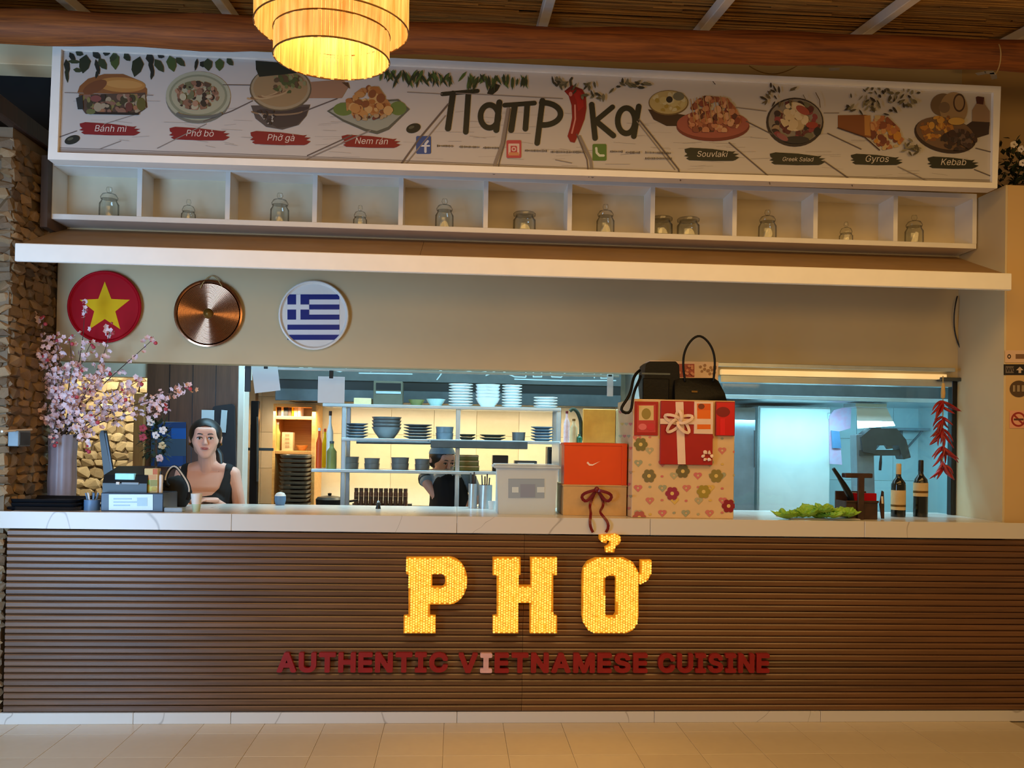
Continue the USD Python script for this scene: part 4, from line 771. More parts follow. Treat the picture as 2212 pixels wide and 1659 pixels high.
# kraft box, orange box, ribbon
y = .14
t = thing('kraft_box', 'plain kraft cardboard box under the orange box', 'box', base(1216, 1354, y))
zk = at(1285, 1048, y)[2]; part(t, 'carton', tb(1216, 1048, 1354, 1112, y, .30, .002, ZT), 'kraft_card', False)
part(t, 'lid_edge', box(at(1215, 1050, y)[0], y - .004, zk - .006, at(1355, 1050, y)[0], y + .304, zk + .001, .001), 'kraft_card', False)
zo = at(1285, 958, y)[2]
t = thing('orange_box', 'bright orange shoe box standing on the kraft box', 'box', (at(1285, 1048, y)[0], y, zk + .001))
part(t, 'carton', tb(1218, 958, 1353, 1047, y, .13, .002, zk + .0015), 'orange_card', False)
part(t, 'lid', [box(at(1343, 1000, y)[0], y - .006, zk + .0015, at(1354, 1000, y)[0], y + .136, zo + .002, .001), box(at(1217, 1000, y)[0], y - .004, zo - .012, at(1354, 1000, y)[0], y + .134, zo + .002, .001)], 'orange_card', False)
printed(t, 'printed_mark', [(PG((1267, 1000), (1270, 997), (1274, 1002), (1280, 1003), (1297, 996), (1280, 1006), (1273, 1006)), (246, 214, 196))], lambda a, b, l: at(a, b, y - l - .0005), 'small pale tick shaped mark')
t = thing('ribbon_bow', 'burgundy ribbon bow with long tails hanging over the counter edge', 'ribbon', at(1289, 1060, y - .02))
def ribbon(pts, w, n=16):
    sp = spline(pts, n); V = []; F = []
    tg = np.gradient(sp, axis=0)
    for p_, d in zip(sp, tg):
        s_ = np.cross(d, (0, -1., .001)); s_ /= np.linalg.norm(s_) + 1e-9; V += [p_ + s_*w/2, p_ - s_*w/2, p_ - s_*w/2 + (0, .0016, 0), p_ + s_*w/2 + (0, .0016, 0)]
    for i in range(n - 1):
        for j in range(4): a, b = i*4 + j, i*4 + (j+1) % 4; F += [(a, b, b + 4), (a, b + 4, a + 4)]
    F += [(0, 2, 1), (0, 3, 2), (4*n-4, 4*n-3, 4*n-2), (4*n-4, 4*n-2, 4*n-1)]
    tm = trimesh.Trimesh(np.array(V), np.array(F), process=False); trimesh.repair.fix_normals(tm); return np.array(tm.vertices), np.array(tm.faces)
yr = y - .012
part(t, 'knot', ico(at(1289, 1058, yr - .012), (.015, .012, .018), 2), 'burgundy_ribbon', True)
for s_ in (-1, 1):
    part(t, 'loop', [ribbon([at(1289, 1058, yr - .01), at(1289 + s_*16, 1062, yr - .03), at(1289 + s_*32, 1074, yr - .02), at(1289 + s_*26, 1082, yr - .012), at(1289 + s_*8, 1068, yr - .008), at(1289, 1060, yr - .008)], .017)], 'burgundy_ribbon', True)
    part(t, 'tail', [ribbon([at(1289 + s_*3, 1062, yr - .008), at(1289 + s_*14, 1090, yr - .004), at(1289 + s_*12 - 1, 1112, -.005), at(1289 + s_*16 + 2, 1120, -.026), at(1289 + s_*14 + 6, 1150, -.028)], .015, 22)], 'burgundy_ribbon', True)
# gift box with what is fixed to it
y = .035
t = thing('gift_box', 'large gift box wrapped in cream paper with small hearts and flowers', 'gift box', base(1364, 1588, y))
gb = tb(1364, 866, 1588, 1118, y, .46, .003, ZT); zg = gb[0][:, 2].max(); part(t, 'carton', gb, 'gift_paper', False)
g = np.random.RandomState(21); lay = []
heart = lambda x, yy, r_: unary_union([E(x - r_*.45, yy - r_*.2, r_*.55, r_*.5), E(x + r_*.45, yy - r_*.2, r_*.55, r_*.5), PG((x - r_*.95, yy), (x + r_*.95, yy), (x, yy + r_))])
HC = [(206, 120, 110), (216, 180, 90), (176, 168, 130), (206, 112, 112), (158, 160, 130)]
for j, yy in enumerate(range(946, 1116, 27)):
    for i, x in enumerate(range(1378 + (j % 2)*26, 1584, 52)): lay.append((heart(x + g.uniform(-2, 2), yy, 9).difference(E(x, yy, 2.6, 2.6)), HC[(i + j*2) % 5])); lay.append((E(x + 26, yy + g.uniform(-4, 4), 3.2, 2.4).intersection(sbox(1365, 868, 1587, 1117)), HC[(i*3 + j) % 5]))
for x, yy, c in ((1384, 960, (120, 112, 60)), (1402, 1028, (120, 110, 70)), (1475, 1018, (110, 100, 60)), (1547, 1028, (140, 124, 60)), (1452, 1066, (150, 40, 70)), (1520, 1062, (160, 140, 50)), (1574, 1093, (140, 20, 40)), (1381, 1118, (176, 90, 80))):
    lay += [(unary_union([E(x + 9*math.cos(a), yy + 9*math.sin(a), 6, 6) for a in np.arange(0, 6.2, 1.05)]).intersection(sbox(1365, 868, 1587, 1117)), c), (E(x, yy, 4, 4).intersection(sbox(1365, 868, 1587, 1117)), (220, 190, 110))]
printed(t, 'printed_hearts', lay, lambda a, b, l: at(a, b, y - l), 'printed hearts and flowers in pink, yellow and olive', gap=.00004, kind='stuff')
SX = gb[0][:, 0].min(); lay = []
for j in range(9):
    for i in range(3): lay.append((heart(1340 + i*9 + (j % 2)*4, 890 + j*26, 4), HC[(i + j) % 5]))
printed(t, 'printed_side', lay, lambda a, b, l: atx(a, b, SX - l), 'printed hearts on the left side', gap=.00004, kind='stuff')
t = thing('red_gift', 'flat red gift with a cream ribbon bow on the front of the large gift box', 'gift box', at(1482, 935, y - .01))
part(t, 'wrap', tb(1426, 868, 1541, 1003, y - .022, .0205, .002), 'red_card', False)
yy = y - .0225
part(t, 'ribbon', flat([(1459, 868), (1476, 868), (1481, 1003), (1464, 1003)], yy, .002), 'cream_ribbon', False); part(t, 'ribbon', flat([(1426, 904), (1540, 905), (1540, 917), (1426, 916)], yy - .0022, .002), 'cream_ribbon', False)
for k, (dx, dy) in enumerate(((-30, -12), (30, -10), (-24, 22), (22, 24), (0, -22))):
    part(t, 'bow_loop', ribbon([at(1466, 910, yy - .008), at(1466 + dx*.6 - dy*.25, 910 + dy*.6 + dx*.2, yy - .022), at(1466 + dx, 910 + dy, yy - .012), at(1466 + dx*.6 + dy*.25, 910 + dy*.6 - dx*.2, yy - .007), at(1466, 910, yy - .006)], .016), 'cream_ribbon', True)
part(t, 'flower', [blob(at(1528 + 9*math.cos(a), 985 + 9*math.sin(a), yy - .006), (.012, .006, .012), int(a*7)) for a in np.arange(0, 6.2, 1.05)], 'cream_ribbon', False)
def card(name, label, q, m_, lay, yo=.006):
    t = thing(name, label, 'card', at((q[0] + q[2])/2, q[3], y - yo)); part(t, 'card', tb(*q, y - yo, yo - .0015, .001), m_, False)
    if lay: printed(t, 'printed_face', lay, lambda a, b, l: at(a, b, y - yo - l), None, 'gloss_print')
card('gift_card', 'red greeting card with a small golden picture at the left of the gift box', (1370, 868, 1422, 940), 'red_card', [(sbox(1376, 874, 1416, 934), (190, 60, 60)), (sbox(1380, 876, 1412, 908), (214, 186, 130)), (E(1396, 894, 10, 12), (150, 130, 60)), (E(1388, 922, 9, 7), (220, 110, 110)), (E(1406, 922, 9, 8), (200, 50, 60))])
card('gift_card', 'orange card in a pale frame on the front of the gift box', (1499, 868, 1541, 937), 'cream_ribbon', [(sbox(1506, 872, 1535, 927), (232, 110, 20)), (E(1515, 878, 7, 6), (120, 50, 20)), (sbox(1506, 872, 1535, 886).difference(E(1515, 878, 7, 6)), (222, 90, 16))], .026)
card('gift_card', 'bright red folded gift at the upper right corner of the gift box', (1546, 868, 1588, 941), 'red_card', [(sbox(1548, 870, 1586, 940), (206, 10, 16)), (E(1562, 890, 15, 11), (130, 8, 14)), (sbox(1556, 904, 1566, 940), (224, 20, 30))], .02)
# on top of the gift box
zg += .0005
t = thing('pink_box', 'pale pink and red patterned box behind the handbags', 'box', (at(1475, 850, .33)[0], .33, zg))
pb = tb(1402, 782, 1552, 862, .31, .13, .002, zg); part(t, 'carton', pb, 'cream_ribbon', False)
printed(t, 'printed_face', [(sbox(1452, 786, 1500, 815), (176, 92, 84))] + [(E(g.uniform(1506, 1550), g.uniform(788, 812), 3, 3), (170, 130, 100)) for k in range(16)] + [(E(g.uniform(1455, 1498), g.uniform(790, 812), 3, 3), (220, 150, 130)) for k in range(14)], lambda a, b, l: at(a, b, .31 - l), None)
t = thing('camera_bag', 'boxy black zip bag with a strap hanging down at its left', 'bag', (at(1416, 862, .12)[0], .12, zg))
part(t, 'body', flat([(1382, 866), (1378, 830), (1382, 792), (1390, 786), (1445, 786), (1452, 794), (1455, 866)], .28, .16, .012), 'black_leather', 40)
bz = tb(1386, 806, 1448, 809, .119, .004, .001); part(t, 'zip', bz, 'dark_steel', False); part(t, 'front_pocket', tb(1388, 818, 1446, 862, .108, .016, .004, zg), 'black_leather', False)
sp = spline([at(1382, 800, .16), at(1366, 828, .08), at(1352, 866, .02), at(1344, 888, .0), at(1356, 892, -.0), at(1366, 868, .0), at(1374, 836, .06), at(1384, 812, .13)], 40)
part(t, 'strap', tube(sp, .008, 8), 'black_leather', True)
t = thing('handbag', 'black leather handbag with a tall looped handle on the gift box', 'handbag', (at(1508, 862, .08)[0], .08, zg))
hb = [at(a, b, .06)[[0, 2]] for a, b in ((1458, 868), (1459, 836), (1462, 820), (1474, 815), (1548, 815), (1558, 822), (1566, 850), (1570, 868))]
hb = [(x_, max(z_, zg)) for x_, z_ in hb]
part(t, 'body', hull([(x_, .06 + (.05 if z_ > zg + .05 else 0), z_) for x_, z_ in hb] + [(x_, .20 - (.05 if z_ > zg + .05 else 0), z_) for x_, z_ in hb]), 'black_leather', 50)
for yy_ in (.10, .16):
    part(t, 'handle', tube(spline([at(1480, 824, yy_), at(1476, 780, yy_), at(1488, 742, yy_), at(1510, 726, yy_), at(1532, 742, yy_), at(1544, 780, yy_), at(1541, 824, yy_)], 36), .0065, 8), 'black_leather', True)
part(t, 'clasp', tb(1494, 844, 1507, 848, .068, .01, .001), 'brass_wire', False)
# greens, caddy, bottles, chillies
gx = [(1700, 1112), (1728, 1110), (1755, 1104), (1780, 1100), (1805, 1106), (1828, 1116), (1770, 1116), (1795, 1118), (1742, 1118)]
c_ = atz(1765, 1118, ZT); t = thing('lettuce_leaves', 'heap of bright green lettuce leaves on a white board', 'lettuce', c_)
bx_ = box(atz(1690, 1118, ZT)[0], .05, ZT, atz(1830, 1118, ZT)[0], .27, ZT + .006, .002); part(t, 'board', bx_, 'white_paint', False)
for k, (px, py) in enumerate(gx):
    m_ = ico((0, 0, 0), (.060, .056, .030), 4); n_ = meshkit.fbm(m_[0]*40 + k*9, 4)[:, None] - .5; m_ = rot((m_[0]*(1 + n_*2.0) + np.array([0, 0, 1.])*n_*.10, m_[1]), g.uniform(0, 180))
    p_ = at(px, py, .02 + .012*(k % 3) if px > 1775 else .05 + .02*(k % 4)); p_[2] = max(p_[2], ZT + .026 + .006*(k % 3)); v = m_[0]*np.array([1, 1, .6]) + p_; v[:, 2] = np.maximum(v[:, 2], ZT + .006); part(t, 'leaf', (v, m_[1]), 'lettuce', True)
y = .10
t = thing('wooden_caddy', 'dark wooden table caddy with a T shaped handle', 'caddy', base(1828, 1904, y))
zc0 = at(1866, 1083, y)[2]
A_, B_ = at(1828, 1100, y), at(1896, 1100, y)
for nm_, q_ in (('front_board', box(A_[0], y, ZT, B_[0], y + .012, zc0, .002)), ('back_board', box(A_[0], y + .14, ZT, B_[0], y + .152, zc0 + .05, .002)), ('side_board', box(A_[0], y + .012, ZT, A_[0] + .01, y + .14, zc0, .002)), ('side_board', box(B_[0] - .01, y + .012, ZT, B_[0], y + .14, zc0, .002)), ('floor_board', box(A_[0] + .01, y + .012, ZT, B_[0] - .01, y + .14, ZT + .008)), ('rail', box(A_[0] - .004, y - .006, zc0 - .008, B_[0] + .004, y + .0, zc0 + .004, .002))): part(t, nm_, q_, 'walnut', False)
part(t, 'handle_post', tb(1853, 1030, 1868, 1122, y - .02, .014, .003, ZT), 'walnut', False)
part(t, 'handle_bar', tb(1826, 1023, 1886, 1032, y - .02, .05, .004), 'walnut', False)
part(t, 'handle_post', box(at(1853, 1030, y)[0], y + .153, ZT, at(1868, 1030, y)[0], y + .166, at(1860, 1032, y)[2], .003), 'walnut', False) if False else None
solo('pepper_grinder', tube([at(1842, 1096, y + .06), at(1836, 1070, y + .06), at(1822, 1046, y + .05), at(1812, 1030, y + .045), at(1800, 1012, y + .04)], [.016, .020, .016, .012, .010], 14), 'black_plastic', 'black grinder leaning out of the wooden caddy', 'pepper mill')
solo('napkin_pack', tb(1840, 1064, 1852, 1100, y + .10, .02, .002, ZT + .0085), 'cream_label', 'cream paper packet standing in the wooden caddy', 'napkins', smooth=False)
solo('sauce_box', tb(1842, 1066, 1894, 1100, y + .05, .03, .002, ZT + .0085), 'red_lacquer', 'dark red sauce packet box in the wooden caddy', 'box', smooth=False)
t = thing('paddle', 'small dark board leaning at the right side of the caddy', 'board', base(1900, 1910, .1)); part(t, 'blade', flat([(1899, 1090), (1904, 1060), (1907, 1062), (1908, 1090), (1908, 1120), (1903, 1120)], .14, .012), 'walnut', False); part(t, 'edge', flat([(1903, 1072), (1907, 1072), (1908, 1088), (1904, 1088)], .1275, .003), 'white_paint', False)
def bottle(label, px, py, hp, r, foil, lab):
    c_ = atz(px, py, ZT); c_[2] = ZT; h_ = hp*(c_[1] - CAM[1])/FPX
    t = thing('wine_bottle', label, 'bottle', c_)
    part(t, 'body', lathe([(0, 0), (r, 0), (r*1.0, h_*.02), (r, h_*.60), (r*.9, h_*.66), (r*.5, h_*.72), (r*.36, h_*.76), (r*.34, h_*.97), (0, h_*.97)], 28, c_), 'bottle_glass', 40)
    part(t, 'foil', lathe([(r*.355, h_*.80), (r*.37, h_*.8), (r*.36, h_*.985), (r*.3, h_*1.0), (0, h_*1.0)], 20, c_), foil, 40)
    part(t, 'label', lathe([(r*1.004, h_*lab[0]), (r*1.012, h_*lab[0]), (r*1.012, h_*lab[1]), (r*1.004, h_*lab[1])], 28, c_), 'cream_label', 40)
    part(t, 'label_band', lathe([(r*1.008, h_*(lab[0] + .06)), (r*1.02, h_*(lab[0] + .06)), (r*1.02, h_*(lab[0] + .10)), (r*1.008, h_*(lab[0] + .10))], 28, c_), 'brass_wire', 40)
bottle('dark wine bottle with cream neck foil, the nearer to the caddy', 1940, 1116, 118, .041, 'cream_label', (.13, .5)); bottle('dark wine bottle with black neck foil, the right one of two', 1988, 1116, 126, .041, 'black_plastic', (.36, .6))
yc = .42
t = thing('chilli_string', 'string of red dried chillies hanging at the right of the hatch', 'chillies', at(2037, 940, yc))
part(t, 'cord', tube([at(2037, 812, yc), at(2037, 835, yc), at(2036, 1010, yc)], .003, 6), 'pale_cord', True)
part(t, 'straw_tie', lathe([(0, 0), (.011, 0), (.013, .03), (.010, .07), (.008, .09), (0, .09)], 12, at(2037, 860, yc)), 'straw', True)
g = np.random.RandomState(31); top = [(2037, 866), (2037, 905), (2037, 930), (2037, 965), (2037, 1000)]
for k in range(46):
    px, py = top[k % 5]; py += g.uniform(-6, 14); a = g.uniform(-1.15, 1.15); L = g.uniform(26, 46); d = np.array([math.sin(a), math.cos(a)*.9 + .1]); dy_ = g.uniform(-.05, .03); b_ = g.uniform(-9, 9)
    sp = spline([at(px, py, yc), at(px + d[0]*L*.5 + d[1]*b_*.5, py + d[1]*L*.5 - d[0]*b_*.5, yc + dy_*.6), at(px + d[0]*L, py + d[1]*L, yc + dy_)], 9)
    cp_ = part(t, 'chilli', tube(sp, [.003, .0075, .009, .009, .008, .007, .0055, .004, .001], 8), 'chili', True)

# ================================================================ behind the hatch: corridor, kitchen, prep room
struct('wall_kitchen', box(-1.95, 2.76, 0, 1.5, 2.9, 2.7), 'floor_grout', 'kitchen back wall of pale yellow tiles', 'wall')
wk = '/World/wall_kitchen'
tx = at(1030, 900, 2.75)[0]
for i in range(-8, 3):
    for j in range(4): part(wk, 'wall_tile', box(tx + i*.36 + .001, 2.748, .95 + j*.30 + .001, tx + i*.36 + .359, 2.765, .95 + j*.30 + .299, .0015), 'kitchen_tile', False)
struct('ceiling', box(-3.5, .62, 2.66, 3.95, 2.95, 2.75), 'wall_paint', 'plain kitchen ceiling', 'ceiling')
xp0, xp1 = at(513, 900, 1.2)[0], at(527, 900, 1.2)[0]
struct('trim_4', box(xp0, 1.2, 0, xp1, 1.34, 2.66, .004), 'white_paint', 'pale bluish edge of the partition between corridor and kitchen', 'trim')
struct('wall_corridor', [box(-3.5, 2.5, 0, -1.62, 2.6, 2.66)], 'grout', 'stone wall at the end of the corridor', 'wall')
z = 1.0; k = 900; g = np.random.RandomState(40)
while z < 2.1:
    h = g.uniform(.06, .10); x = -3.25
    while x < -2.35:
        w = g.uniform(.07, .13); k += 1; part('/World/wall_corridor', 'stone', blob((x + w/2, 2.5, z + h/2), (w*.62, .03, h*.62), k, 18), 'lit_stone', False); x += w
    z += h
a = at(318, 815, 1.5); struct('trim_5', box(-3.4, 1.5, a[2], xp0, 1.6, 2.66), 'white_paint', 'white lintel over the corridor', 'trim')
dx0, dx1 = at(316, 900, 1.48)[0], at(513, 900, 1.48)[0]
d1 = struct('door_1', box(dx0, 1.48, 0, dx1, 1.53, 2.3, .003), 'door_wood', 'dark brown wooden door panel behind the woman', 'door')
for px in (365, 415, 465): part(d1, 'groove_strip', box(at(px, 900, 1.48)[0] - .002, 1.4775, .02, at(px, 900, 1.48)[0] + .002, 1.4805, 2.28), 'black_plastic', False)
struct('trim_6', tb(284, 850, 313, 1100, 1.45, .06, .004, 0), 'tan_wood', 'tan wooden post beside the brown door', 'trim')
solo('dark_coat', flat([(462, 878), (508, 872), (511, 1000), (509, 1100), (462, 1100), (456, 960)], 1.478, .03, .02), 'grey_cloth', 'dark grey coat hanging on the door behind the woman', 'coat')
def sheet(name, label, q, y, m_='blue_paper', cat_='paper', tilt=0, prints=None):
    t = thing(name, label, cat_, at((q[0] + q[2])/2, q[3], y)); c_ = at((q[0] + q[2])/2, (q[1] + q[3])/2, y)
    part(t, 'sheet', rot(tb(*q, y - .002, .002, 0), tilt, (0, 1, 0), c_), m_, False)
    if prints: printed(t, 'printed_face', prints, lambda a, b, l: at(a, b, y - .002 - l), None)
    return t
sheet('door_notice', 'small white notice pinned to the door above the woman', (435, 886, 463, 910), 1.44, 'blue_paper'); sheet('door_notice', 'narrow white notice strip right of the square notice', (476, 886, 490, 934), 1.44, 'blue_paper', tilt=3)
sheet('blue_poster', 'bright blue poster on the brown door left of the woman', (326, 912, 402, 1008), 1.472, 'white_paint', 'poster', 0, [(sbox(326, 912, 402, 1008), (20, 60, 120)), (sbox(370, 925, 402, 948), (10, 90, 180)), (sbox(326, 948, 402, 985), (60, 84, 110)), (sbox(340, 985, 395, 1006), (24, 70, 140))])
# potted flower arrangement
c_ = at(338, 1000, .56); c_[2] = ZT
t = thing('flower_pot', 'dark green bushy plant with red and white flowers behind the till', 'plant', c_)
part(t, 'pot', lathe([(0, 0), (.05, 0), (.065, .09), (.06, .095), (0, .085)], 20, c_), 'pos_blue')
g = np.random.RandomState(14); LV = []; cc = at(337, 950, .56)
for i in range(190):
    d = g.normal(size=3); d /= np.linalg.norm(d); q_ = cc + d*np.array([.085, .07, .13])*g.uniform(.3, 1)**.5; d2 = d + g.normal(0, .5, 3); d2 /= np.linalg.norm(d2); u, w_, _ = basis(d2); L = g.uniform(.03, .055)
    LV.append((np.array([q_, q_ + d2*L*.5 + u*L*.25, q_ + d2*L, q_ + d2*L*.5 - u*L*.25]), np.array([(0, 1, 2), (0, 2, 3)])))
part(t, 'foliage', LV, 'leaf_green', False, kind='stuff'); part(t, 'stem', tube([c_ + (0, 0, .08), cc], .008, 6), 'branch_bark')
for px, py, m_ in ((309, 925, 'bud_red'), (309, 945, 'bud_red'), (325, 912, 'white_petal'), (352, 930, 'white_petal'), (336, 940, 'white_petal'), (350, 962, 'cream_label'), (345, 990, 'blossom_pink')):
    q_ = at(px, py, .47); part(t, 'flower', [blob(q_ + (.013*math.cos(a), 0, .013*math.sin(a)), (.012, .008, .012), int(px + a*5)) for a in np.arange(0, 6.2, 1.26)], m_, False)
# rail with order sheets under the lintel of the hatch
zr = at(930, 792, .66)[2]
solo('ticket_rail', box(at(528, 792, .66)[0], .66, 1.915, at(1338, 800, .66)[0], .672, 1.93), 'steel', 'thin steel rail under the lintel of the hatch', 'rail', smooth=False)
def hung(label, q, y, tilt=0, bent=False):
    t = sheet('hanging_sheet', label, q, y, 'blue_paper', 'paper', tilt); x_ = at((q[0] + q[2])/2, q[1], y)
    part(t, 'clip', box(x_[0] - .012, y - .004, x_[2] - .01, x_[0] + .012, .668, 1.918, .002), 'black_plastic', False)
hung('tilted pale blue sheet hanging at the left end of the rail', (546, 788, 603, 846), .655, -8); hung('square pale blue sheet hanging in front of the top kitchen shelf', (686, 814, 745, 870), .655); hung('narrow pale blue strip hanging near the handbags', (1311, 806, 1325, 856), .655)
solo('hanging_board', tb(528, 786, 542, 846, .655, .012, .002), 'black_plastic', 'narrow black board hanging left of the tilted blue sheet', 'board', smooth=False)
# hood with chalk lettering
yh = 1.9
hx0, hx1 = at(596, 800, yh)[0], at(1342, 800, yh)[0]; zh0, zh1 = at(950, 872, yh)[2], 2.4
t = thing('extractor_hood', 'long dark grey extractor hood with chalk lettering above the kitchen shelves', 'extractor hood', ((hx0 + hx1)/2, yh + .4, zh0))
zb1, zb2 = at(950, 826, yh)[2], at(950, 846, yh)[2]
part(t, 'chalk_panel', box(hx0, yh, zb1, hx1, yh + .03, zh1), 'chalkboard', False); part(t, 'shadow_gap', box(hx0, yh + .012, zb2, hx1, yh + .03, zb1), 'black_plastic', False); part(t, 'lower_lip', box(hx0, yh - .01, zh0, hx1, yh + .03, zb2, .003), 'dark_steel', False); part(t, 'body', box(hx0, yh + .03, zh0 + .02, hx1, 2.748, zh1), 'dark_steel', False)
CH = (170, 186, 186); lay = []
for p_ in ([(640, 797), (652, 793), (660, 799), (668, 794), (682, 798)], [(720, 799), (735, 803), (748, 797)], [(800, 803), (818, 800), (832, 803), (855, 802)], [(776, 806), (890, 808)], [(930, 803), (944, 804), (954, 800)], [(956, 803), (950, 812), (944, 820)], [(985, 803), (1000, 806), (1012, 802), (1030, 806), (1050, 803)], [(1050, 811), (1062, 806), (1072, 800)], [(1088, 803), (1100, 809), (1112, 814), (1135, 815)], [(1136, 802), (1136, 814)], [(1152, 802), (1152, 814), (1170, 814), (1170, 802)], [(1188, 803), (1192, 814), (1212, 815), (1222, 804)], [(1112, 819), (1215, 822), (1330, 822)], [(1256, 804), (1262, 812)], [(1284, 804), (1284, 816)], [(1298, 803), (1298, 817), (1312, 817)]): lay.append((LN(2.6, *p_), CH))
printed(t, 'chalk_lettering', lay, lambda a, b, l: at(a, b, yh - l), 'pale chalk lettering and lines, half hidden by the lintel', gap=.00001, kind='stuff')
# steel rack
yr0, yr1 = 1.4, 1.70
rx0, rx1 = at(738, 900, yr0)[0], at(1212, 900, yr0)[0]
rk = thing('steel_rack', 'stainless steel rack of three shelves full of dishes', 'rack', ((rx0 + rx1)/2, 1.6, 0))
Zs = [at(950, p_, yr0)[2] for p_ in (876, 949, 1017)]
ext_ = [(696, 1212), (738, 1212), (674, 1214)]
for z_, (a, b) in zip(Zs, ext_): part(rk, 'shelf_board', box(at(a, 900, yr0)[0], yr0, z_ - .022, at(b, 900, yr0)[0], yr1, z_, .003), 'steel', False)
for x_ in (rx0, at(985, 900, yr0)[0], rx1 - .03):
    for y_ in (yr0 + .006, yr1 - .036): part(rk, 'post', box(x_, y_, 0, x_ + .03, y_ + .03, Zs[0] - .001, .004), 'steel', False)
part(rk, 'pass_bar', cyl(at(770, 955, yr0 - .03), at(932, 957, yr0 - .03), .011), 'dark_steel'); part(rk, 'heat_lamp_bar', tb(930, 954, 1140, 967, yr0 - .05, .05, .004), 'dark_steel', False)
part(rk, 'bracket', [cyl(at(p_, 955, yr0 - .03), at(p_, 955, yr0 - .03) + (0, .045, .01), .006) for p_ in (775, 925)], 'dark_steel')
st_tab = thing('work_table', 'stainless steel work table along the kitchen back wall', 'table', (0, 2.3, 0))
part(st_tab, 'table_top', box(-1.45, 2.05, .91, 1.3, 2.74, .95, .004), 'steel', False)
for x_ in (-1.4, 1.2):
    for y_ in (2.08, 2.66): part(st_tab, 'leg', box(x_, y_, 0, x_ + .04, y_ + .04, .91), 'steel', False)
# dishes
def dish_proto(name, label, cat_, prof, m_, loc, grp):
    t = thing(name, label, cat_, loc, grp); part(t, 'body', lathe(prof, 22, loc), m_, 40); return t
def up(i, n): return 'lowest' if i == 0 else 'top' if i == n - 1 else ordn[i]
def nth(label, i, n, kw): return label if n == 1 else label.replace(' in the ', (' in the ' if i in (0, n - 1) else ' up in the '), 1).replace(label.split(' in the ')[0], up(i, n) + ' ' + label.split(' in the ')[0], 1)
def stack(kind_, px0, px1, n, zi, step, label, m_, y=1.58, plural='plates'):
    xa, xb = at(px0, 900, y)[0], at(px1, 900, y)[0]; r = (xb - xa)/2; x = (xa + xb)/2; z_ = Zs[zi] + .0006; grp = plural + ' of the ' + label.split(' in the ')[-1]
    if kind_ == 'plate': pf, nm, ct_ = [(0, 0), (r*.6, 0), (r*.66, .004), (r, .015), (r*.99, .019), (r*.64, .008), (0, .006)], 'plate', 'plate'
    elif kind_ == 'bowl': pf, nm, ct_ = [(0, 0), (r*.5, 0), (r*.8, r*.38), (r, r*.75), (r*.96, r*.75), (r*.75, r*.4), (0, .008)], 'bowl', 'bowl'
    else: pf, nm, ct_ = [(0, 0), (r*.9, 0), (r*.96, step*.9), (r, step*1.0), (r*.93, step), (r*.86, .005), (0, .005)], 'container', 'container'
    src = None
    for i in range(n):
        if src is None: src = dish_proto(nm, nth(label, i, n, nm), ct_, pf, m_, (x, y, z_), grp if n > 1 else None)
        else: copy(src, (x, y, z_ + i*step), nth(label, i, n, nm))
stack('plate', 968, 1021, 8, 0, .0205, 'white plate in the tall leftmost white stack on the top kitchen shelf', 'ceramic')
stack('bowl', 1026, 1080, 5, 0, .024, 'white bowl in the middle white stack on the top kitchen shelf', 'ceramic', plural='bowls')
stack('plate', 1083, 1127, 8, 0, .0205, 'white plate in the stack right of the bowls on the top kitchen shelf', 'ceramic')
stack('plate', 1152, 1204, 4, 0, .0205, 'white plate in the low rightmost stack on the top kitchen shelf', 'ceramic')
stack('bowl', 920, 962, 1, 0, .03, 'single pale teal bowl on the top kitchen shelf', 'pale_teal'); stack('bowl', 881, 917, 1, 0, .03, 'single olive green bowl on the top kitchen shelf', 'olive')
stack('plate', 745, 796, 5, 1, .021, 'grey blue plate in the leftmost stack on the middle kitchen shelf', 'blue_grey'); stack('bowl', 803, 868, 4, 1, .024, 'dark grey bowl in the second stack on the middle kitchen shelf', 'grey_ceramic', plural='bowls')
stack('plate', 872, 934, 5, 1, .021, 'dark grey plate in the third stack on the middle kitchen shelf', 'grey_ceramic'); stack('tub', 941, 981, 2, 1, .045, 'pale blue tub in the fourth stack on the middle kitchen shelf', 'blue_grey', plural='tubs')
stack('plate', 990, 1028, 2, 1, .021, 'brownish plate in the thin fifth stack on the middle kitchen shelf', 'olive_dark'); stack('plate', 1037, 1093, 2, 1, .021, 'brownish plate in the thin sixth stack on the middle kitchen shelf', 'olive_dark')
stack('tub', 1106, 1136, 1, 1, .06, 'small grey tub on the middle kitchen shelf right of the centre', 'grey_ceramic'); stack('plate', 1147, 1196, 5, 1, .021, 'blue grey plate in the rightmost stack on the middle kitchen shelf', 'blue_grey')
stack('tub', 741, 778, 2, 2, .042, 'dark tub in the leftmost stack on the lowest kitchen shelf', 'grey_ceramic', plural='tubs'); stack('tub', 788, 823, 2, 2, .038, 'dark tub in the second stack on the lowest kitchen shelf', 'grey_ceramic', plural='tubs')
stack('tub', 846, 886, 2, 2, .042, 'dark tub in the third stack on the lowest kitchen shelf', 'grey_ceramic', plural='tubs'); stack('tub', 897, 931, 2, 2, .038, 'dark tub in the fourth stack on the lowest kitchen shelf', 'grey_ceramic', plural='tubs')
yk = 1.52
def shelf_box(name, label, q, zi, m_, d=.135, y=yk, lid=None, kids=()):
    z_ = Zs[zi] + .0006; t = thing(name, label, name.split('_')[-1], (at((q[0] + q[2])/2, 900, y)[0], y, z_)); part(t, 'body', tb(*q, y, d, .003, z_), m_, False)
    for nm, q2, m2 in kids: part(t, nm, tb(*q2, y - .004, .004, .001), m2, False)
shelf_box('receipt_box', 'dark olive box with a pale slot standing on the top kitchen shelf', (806, 824, 870, 876), 0, 'olive_dark', kids=[('slot', (812, 846, 866, 850), 'grey_pouch'), ('upper_panel', (812, 828, 866, 842), 'black_plastic')])
